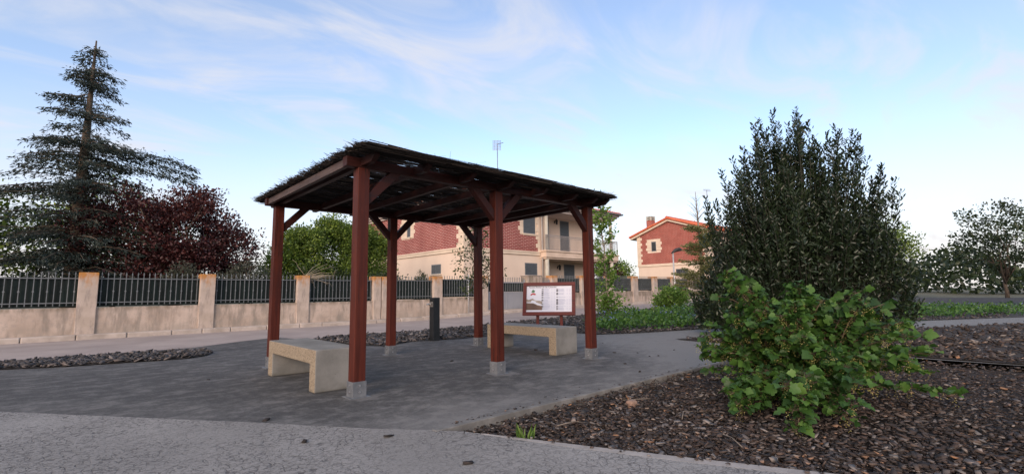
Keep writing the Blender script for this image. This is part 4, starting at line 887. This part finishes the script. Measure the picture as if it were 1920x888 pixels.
# young trees of the street-side bed
tree('young_tree', 'thin young tree with sparse dark leaves behind the rear right post', 'tree', (6.95, 6.8), [(6.7, 6.8, 2.0, .50, .5, .75, 2), (7.5, 6.8, 1.75, .42, .45, .6, 1.3), (6.95, 6.8, 2.75, .3, .3, .45, .9), (6.6, 6.8, 1.35, .4, .4, .35, .7)], 120, 9, .085, 'sap', .035, 'young trees in the roadside bed', OVAL, .11, limbs=30, ztrunk=2.6)
def leaning_tree():
    o = empty('young_tree', (13.4, 6.7, T(13.4, 6.7)), 'slender young tree with sparse lime green leaves and bushy foot', 'tree', 'young trees in the roadside bed')
    m = MB(); main = limb(m, (13.45, 6.7, .1), (12.95, 6.65, 4.85), .05, .012, .02, 8); C = []; Dd = []
    for k in range(64):
        t = random.uniform(.18, 1); p = main[0].lerp(main[-1], t); a = random.uniform(0, 6.28); l = (.25+.62*(1-t))*random.uniform(.5, 1.2)*(1.0 if t > .3 else .9)
        e = p+Vector((math.cos(a)*l, math.sin(a)*l, l*random.uniform(.3, .9))); limb(m, p, e, .012, .004, .1, 3)
        for q in range(26): f = random.uniform(.2, 1.05); C.append(p.lerp(e, f)+Vector([random.gauss(0, .05) for _ in range(3)])); Dd.append((e-p).normalized()+Vector([random.gauss(0, .6) for _ in range(3)]))
    for k in range(800):
        C.append(Vector((13.35+random.gauss(0, .33), 6.7+random.gauss(0, .3), .2+abs(random.gauss(.35, .35))))); Dd.append(Vector([random.gauss(0, 1), random.gauss(0, 1), .5]))
    m.build('trunk', MT['trunk_pale'], o, smooth=True)
    np_mesh('crown', *leaves(np.array(C), np.array(Dd), rng.uniform(.085, .165, len(C)), OVAL, .4), MT['lime'], o)
leaning_tree()
tree('round_bush', 'round leafy green bush in the bed in front of the road', 'bush', (17.0, 6.0), [(17.0, 6.0, .68, .72, .7, .52, 2), (16.7, 6.0, .5, .55, .55, .4, 1), (17.4, 6., .55, .5, .5, .4, 1)], 110, 30, .11, 'lime', .03, None, OVAL, .13)
def fir():
    z = T(22.1, 7); o = empty('fir_tree', (22.1, 7.0, z), 'scraggy fir with a bare top beside the tall laurel', 'tree', 'young trees in the roadside bed')
    m = MB(); m.tube([(22.15, 7, z-.05), (22.1, 7, z+1.5), (22.0, 7, z+3.8), (21.85, 7, z+6.0)], [.13, .10, .055, .012], 8); C = []; Dd = []
    for k in range(120):
        h = random.uniform(.45, 5.6); t = h/6.0; a = random.uniform(0, 6.28); l = (1.75*(1-t)**.75+.12)*random.uniform(.55, 1.1); p = Vector((22.13-.04*h, 7, z+h))
        e = p+Vector((math.cos(a)*l, math.sin(a)*l, l*random.uniform(-.05, .3) if h < 4.2 else l*random.uniform(.5, 1.1))); pts = limb(m, p, e, .02*(1-t)+.006, .004, .06, 3)
        if h < 4.1:
            for q in range(int(150*l)):
                f = random.uniform(.12, 1.); c = p.lerp(e, f); w = .22*(1-f)*l+.05; C.append(c+Vector((random.gauss(0, w), random.gauss(0, w), random.gauss(0, .03)))); Dd.append((e-p).normalized()*.8+Vector([random.gauss(0, .5), random.gauss(0, .5), random.gauss(.2, .3)]))
    m.build('trunk', MT['trunk_pale'], o, smooth=True)
    np_mesh('crown', *leaves(np.array(C), np.array(Dd), rng.uniform(.07, .13, len(C)), LEAF, .2), MT['fir'], o)
fir()
def cedar():
    bx, by = -2.3, 15.2; o = empty('cedar_tree', (bx, by, 0), 'tall dark cedar with drooping branches behind the wall, left of the plum tree', 'tree', BH)
    m = MB(); m.tube([(bx, by, -.05), (bx, by, 4), (bx+.05, by, 9.4)], [.24, .16, .02], 8); C = []; Dd = []
    for k in range(240):
        h = random.uniform(1.2, 9.2); t = h/9.5; a = random.uniform(0, 6.28); l = (2.9*(1-t)**.8+.15)*random.uniform(.6, 1.05)
        if k < 3: h, a, l = 5.3+.3*k, -.25+.1*k, 3.0
        p = Vector((bx, by, h)); e = p+Vector((math.cos(a)*l, math.sin(a)*l, -.12*l)); lp = limb(m, p, e, .03*(1-t)+.008, .005, .05, 4)
        for q in range(int(110*l)*(3 if k < 3 else 1)):
            f = random.uniform(.1, 1.); fi = min(int(f*4), 3); c = lp[fi].lerp(lp[fi+1], f*4-fi); w = .16*l*(1-f)+.06; C.append(c+Vector((random.gauss(0, w), random.gauss(0, w), -abs(random.gauss(0, .08))))); Dd.append((e-p).normalized()*.6+Vector([random.gauss(0, .5), random.gauss(0, .5), random.gauss(-.4, .3)]))
    m.build('trunk', MT['trunk'], o, smooth=True); np_mesh('crown', *leaves(np.array(C), np.array(Dd), rng.uniform(.07, .15, len(C)), (LEAF[0]*np.array([1, .6, 1]), LEAF[1]), .2), MT['cedar'], o)
cedar()
# tall dark laurel on the right
def laurel():
    bx, by = W(6.9, 11.3); o = empty('laurel_shrub', (bx, by, 0), 'tall dark green laurel with upright shoots at the right edge', 'shrub')
    env_x = [4.3, 4.6, 4.68, 4.95, 5.2, 5.63, 5.9, 6.1, 6.4, 6.7, 6.91, 7.15, 7.4, 7.6, 7.9, 8.4, 8.8, 9.3]; env_z = [1.4, 2.6, 3.05, 3.0, 3.75, 4.2, 4.4, 4.8, 4.95, 4.65, 4.95, 4.45, 4.4, 4.3, 4.6, 4.2, 3.8, 2.2]
    env = lambda x: float(np.interp(x, env_x, env_z))-.62+.16*math.sin(x*9.1)+.08*math.sin(x*23)
    tips = [(4.68, 3.25), (4.95, 3.05), (5.2, 4.05), (5.42, 3.75), (5.63, 4.47), (5.87, 4.6), (6.08, 5.15), (6.40, 5.36), (6.55, 4.85), (6.72, 4.8), (6.91, 5.36), (7.02, 4.85), (7.2, 4.5), (7.38, 4.6), (7.55, 4.42), (7.9, 4.95), (8.3, 4.45), (8.7, 3.9)]
    S = [(x, 11.0+random.uniform(-.3, .35), z, random.uniform(1.1, 1.6)) for x, z in tips]
    for x, z in tips:
        for k in range(9): S.append((x+random.gauss(0, .17), 11.0+random.gauss(0, .3), z-random.uniform(.15, 1.15), random.uniform(.5, 1.1)))
    while len(S) < 700:
        x = random.uniform(4.35, 9.2); dep = random.uniform(9.9, 12.6); q = 1-((x-6.8)/2.65)**2-((dep-11.3)/1.5)**2
        if q < .02: continue
        zt = env(x)*(.42+.58*q**.5)*random.choice([random.uniform(.4, 1.0), random.uniform(.72, 1.08)]); S.append((x, dep, max(zt, .35), random.uniform(.7, 1.3)))
    m = MB(); C = []; Dd = []; cb = Vector((bx, by, .1))
    for x, dep, z, l in S:
        wx, wy = W(x, dep); tip = Vector((wx, wy, z)); out_ = Vector((wx-bx, wy-by, 0)); 
        low = tip-Vector((0, 0, l))-out_*min(.35, .12*l)+Vector((random.gauss(0, .06), random.gauss(0, .06), 0)); low.z = max(low.z, .12)
        foot = cb+Vector((out_.x*.25, out_.y*.25, 0)); 
        m.tube([foot, foot.lerp(low, .55)+Vector((0, 0, .1)), low, tip], [.022, .014, .009, .003], 4)
        n = int(l*64)
        for k in range(n):
            t = (k/n)**.92; c = low.lerp(tip, t); a = k*2.4+random.uniform(-.4, .4); dv = Vector((math.cos(a), math.sin(a), .55+.8*t)); C.append(c+dv*.012+Vector((random.gauss(0, .03), random.gauss(0, .03), 0))*(1.6-t)); Dd.append(dv)
    nf = 20000; k = 0
    while k < nf:
        x = random.uniform(4.4, 9.1); dep = random.uniform(9.9, 12.6); q = 1-((x-6.8)/2.55)**2-((dep-11.3)/1.4)**2
        if q < .03: continue
        z = random.uniform(.1, env(x)*(.4+.5*q**.5)*.92); wx, wy = W(x, dep); C.append(Vector((wx, wy, z))); Dd.append(Vector([random.gauss(0, 1), random.gauss(0, 1), random.gauss(.5, .6)])); k += 1
    m.build('stems', MT['dark_stem'], o, smooth=True)
    np_mesh('foliage', *leaves(np.array(C), np.array(Dd), rng.choice([.06, .075, .09, .105, .125], len(C))*rng.uniform(.9, 1.15, len(C)), (OVAL[0]*np.array([1, .62, 1]), OVAL[1]), .35), MT['laurel'], o)
laurel()
# flowering currant in the foreground
def currant(name, label, bx, by, targets, nrand, box, seed):
    random.seed(seed); wx0, wy0 = W(bx, by); o = empty(name, (wx0, wy0, -.06), label, 'shrub', 'currant shrubs in the mulch bed')
    m = MB(); C = []; Dd = []; FC = []; FD = []
    S = list(targets)
    while len(S) < len(targets)+nrand:
        x = random.uniform(box[0], box[1]); y = random.uniform(box[2], box[3]); q = 1-((x-bx)/((box[1]-box[0])/2))**2-((y-by)/((box[3]-box[2])/2))**2
        if q < .0: continue
        S.append((x, y, box[4]*(.22+.78*q**.55)*random.uniform(.35, 1.0)))
    for x, y, z in S:
        wx, wy = W(x, y); tip = Vector((wx, wy, z)); b0 = Vector((wx0+random.gauss(0, .12), wy0+random.gauss(0, .12), -.06)); mid = b0.lerp(tip, .55)+Vector((0, 0, .16+.22*min(1, z)))
        pts = []
        for k in range(9):
            t = k/8; pts.append(b0*(1-t)**2+mid*2*t*(1-t)+tip*t*t)
        m.tube(pts, [.009-.0007*k*1.1 for k in range(9)], 5)
        for k in range(60):
            t = random.uniform(.30, 1.02); f = min(t, .999)*8; i = int(f); c = pts[i].lerp(pts[i+1], f-i); a = random.uniform(0, 6.28); out_ = Vector((math.cos(a), math.sin(a), random.uniform(.0, .5)))
            pet = random.uniform(.03, .075); C.append(c+out_*pet); Dd.append(out_+Vector((0, 0, -.35)))
            m.tube([c, c+out_*pet], [.0016, .0012], 3, False)
            if random.random() < .22:
                h = c+Vector((random.gauss(0, .02), random.gauss(0, .02), 0)); 
                for q in range(random.randint(9, 16)): FC.append(h+Vector((random.gauss(0, .010), random.gauss(0, .010), -.0065*q))); FD.append(Vector([random.gauss(0, 1), random.gauss(0, 1), random.gauss(-.2, .6)]))
    m.build('stems', MT['stem'], o, smooth=True)
    np_mesh('foliage', *leaves(np.array(C), np.array(Dd), rng.choice([.03, .04, .048, .06, .078], len(C))*rng.uniform(.85, 1.2, len(C)), LOBED, .5), MT['currant'], o)
    np_mesh('flowers', *leaves(np.array(FC), np.array(FD), rng.uniform(.008, .015, len(FC)), LEAF, .1), MT['flower'], o)
currant('currant_shrub', 'leafy green currant shrub with yellow flowers spilling over the bark mulch', 2.95, 4.9,
        [(2.25, 5.0, 1.22), (2.24, 5.02, 1.16), (2.28, 4.98, 1.12), (1.87, 4.22, .08), (1.9, 4.3, .16), (1.86, 4.2, .2), (1.95, 4.1, .1), (2.85, 4.8, 1.06), (2.83, 4.7, 1.0), (2.95, 4.8, .95), (2.5, 4.8, .9), (2.4, 4.9, 1.0), (2.3, 4.5, .7), (2.6, 4.4, .75), (2.27, 5.0, 1.10), (2.2, 5.05, .95), (2.86, 4.75, 1.02), (2.88, 4.75, .95), (2.6, 4.8, .88), (1.95, 5.2, .42), (1.97, 5.15, .5), (2.0, 5.0, .55), (2.02, 3.55, .0), (2.05, 3.57, .06), (2.03, 3.6, .12), (2.12, 3.62, .2), (2.0, 3.66, .28), (2.2, 3.7, .35), (2.3, 3.75, .3), (2.45, 3.6, .05), (2.5, 3.62, .16), (2.6, 3.7, .3), (1.82, 4.02, .02), (1.84, 4.05, .08), (1.8, 4.1, .15), (1.88, 4.2, .12), (1.93, 4.25, .2), (2.55, 3.9, .1), (2.6, 3.95, .2), (3.2, 4.5, .85), (3.3, 4.5, .9), (3.6, 4.9, 1.0)], 118, (1.98, 4.0, 3.7, 6.1, 1.06), 11)
random.seed(5)
# low flowering ground cover
gc = [(7.45, 3.1), (7.4, 2.55), (8.25, 2.1), (10.1, 1.55), (14, -.4), (24, -5.6), (30, -8), (30, 4.8), (22, 5.7), (16, 5.5), (12.5, 5.4), (9.5, 4.4)]
PC = scatter(gc, 17000, 13, 1.7, (7.3, 28, -8, 5.8)); nz = .5+.5*np.sin(PC[:, 0]*2.1+np.sin(PC[:, 1]*1.7)*1.5)*np.cos(PC[:, 1]*2.3+PC[:, 0]*.6)
hh = (.13+.26*nz)*rng.beta(2.2, 1.3, len(PC)); o = np_mesh('ground_cover', *leaves(np.c_[PC, Tn(PC)+.02+hh], rdir(len(PC), .5), rng.uniform(.06, .13, len(PC)), OVAL, .55), [MT['cover']])
tag(o, 'low green ground cover with blue flowers along the light path', 'ground cover', kind='stuff')
PF = scatter(gc, 900, 13, 1.7, (7.5, 24, -6, 5.6)); PF = PF[(np.sin(PF[:, 0]*1.9)+np.cos(PF[:, 1]*2.2+PF[:, 0])) > .1]
o = np_mesh('ground_cover', *leaves(np.c_[PF, Tn(PF)+.30+rng.uniform(0, .1, len(PF))], rdir(len(PF), .8), rng.uniform(.035, .06, len(PF)), OVAL, .6), MT['bluefl'])
tag(o, 'small blue flowers sprinkled over the low ground cover', 'flowers', kind='stuff')
# dried creeper hanging off a pillar
m = MB()
for k in range(26):
    a = Vector((3.7+random.uniform(-.05, .2), 12.1+random.gauss(0, .08), 1.66+random.uniform(-.05, .08))); e = a+Vector((random.uniform(.1, .95), random.gauss(-.05, .12), random.uniform(-.42, .14))); limb(m, a, e, .008, .003, .25, 4)
for e in ((3.15, 12.1, 2.25), (4.35, 12.1, 2.15), (4.15, 12.2, 2.2), (4.7, 12.1, 2.05)): limb(m, (3.6, 12.15, 1.7), e, .009, .003, .1, 4)
tag(m.build('dry_creeper', MT['dry'], None, smooth=True), 'tangle of dry pale creeper twigs hanging beside a lichen stained pillar', 'creeper')
# far trees closing the view down the street and beyond the right edge
FT = 'far trees in the park'
for i, (x, y, s, lab, mt) in enumerate(((34, -7.5, 1.5, 'far green park tree behind the laurel, nearest the street', 'green'), (44, -11, 1.9, 'far dark park tree behind the laurel', 'deep'), (30, -15, 1.5, 'far green park tree beyond the mulch bed at the right', 'green'), (58, -3, 2.0, 'far dark tree closing the end of the street', 'deep'), (62, 6, 2.0, 'far green tree closing the end of the street', 'green'), (20, -17, 1.4, 'far dark park tree at the right edge', 'deep'), (50, 20, 2.0, 'far dark tree rising behind the second house', 'deep'))):
    tree('park_tree', lab, 'tree', (x, y), [(x, y, 2.7*s, 1.6*s, 1.6*s, 1.5*s, 2), (x+.9*s, y+.4*s, 2.1*s, 1.2*s, 1.2*s, 1.0*s, 1), (x-.9*s, y-.3*s, 2.2*s, 1.2*s, 1.2*s, 1.0*s, 1)], 120, 42, .17*s*.7, mt, .16, FT, OVAL, .36)

# far-off wood closing the horizon beyond the park
n = 26000; ang = rng.uniform(-1.15, .12, n); dist = rng.uniform(95, 125, n); top_ = 4.5+2.2*np.sin(ang*9)+1.5*np.sin(ang*23+1)+1.0*np.sin(ang*51)
C = np.stack([dist*np.cos(ang), dist*np.sin(ang), rng.uniform(0, 1, n)**.7*top_], 1)
o = np_mesh('far_wood', *leaves(C, rdir(n), rng.uniform(.45, 1.0, n), OVAL, .3), MT['deep']); tag(o, 'far off dark wood along the horizon beyond the park', 'wood', kind='stuff')
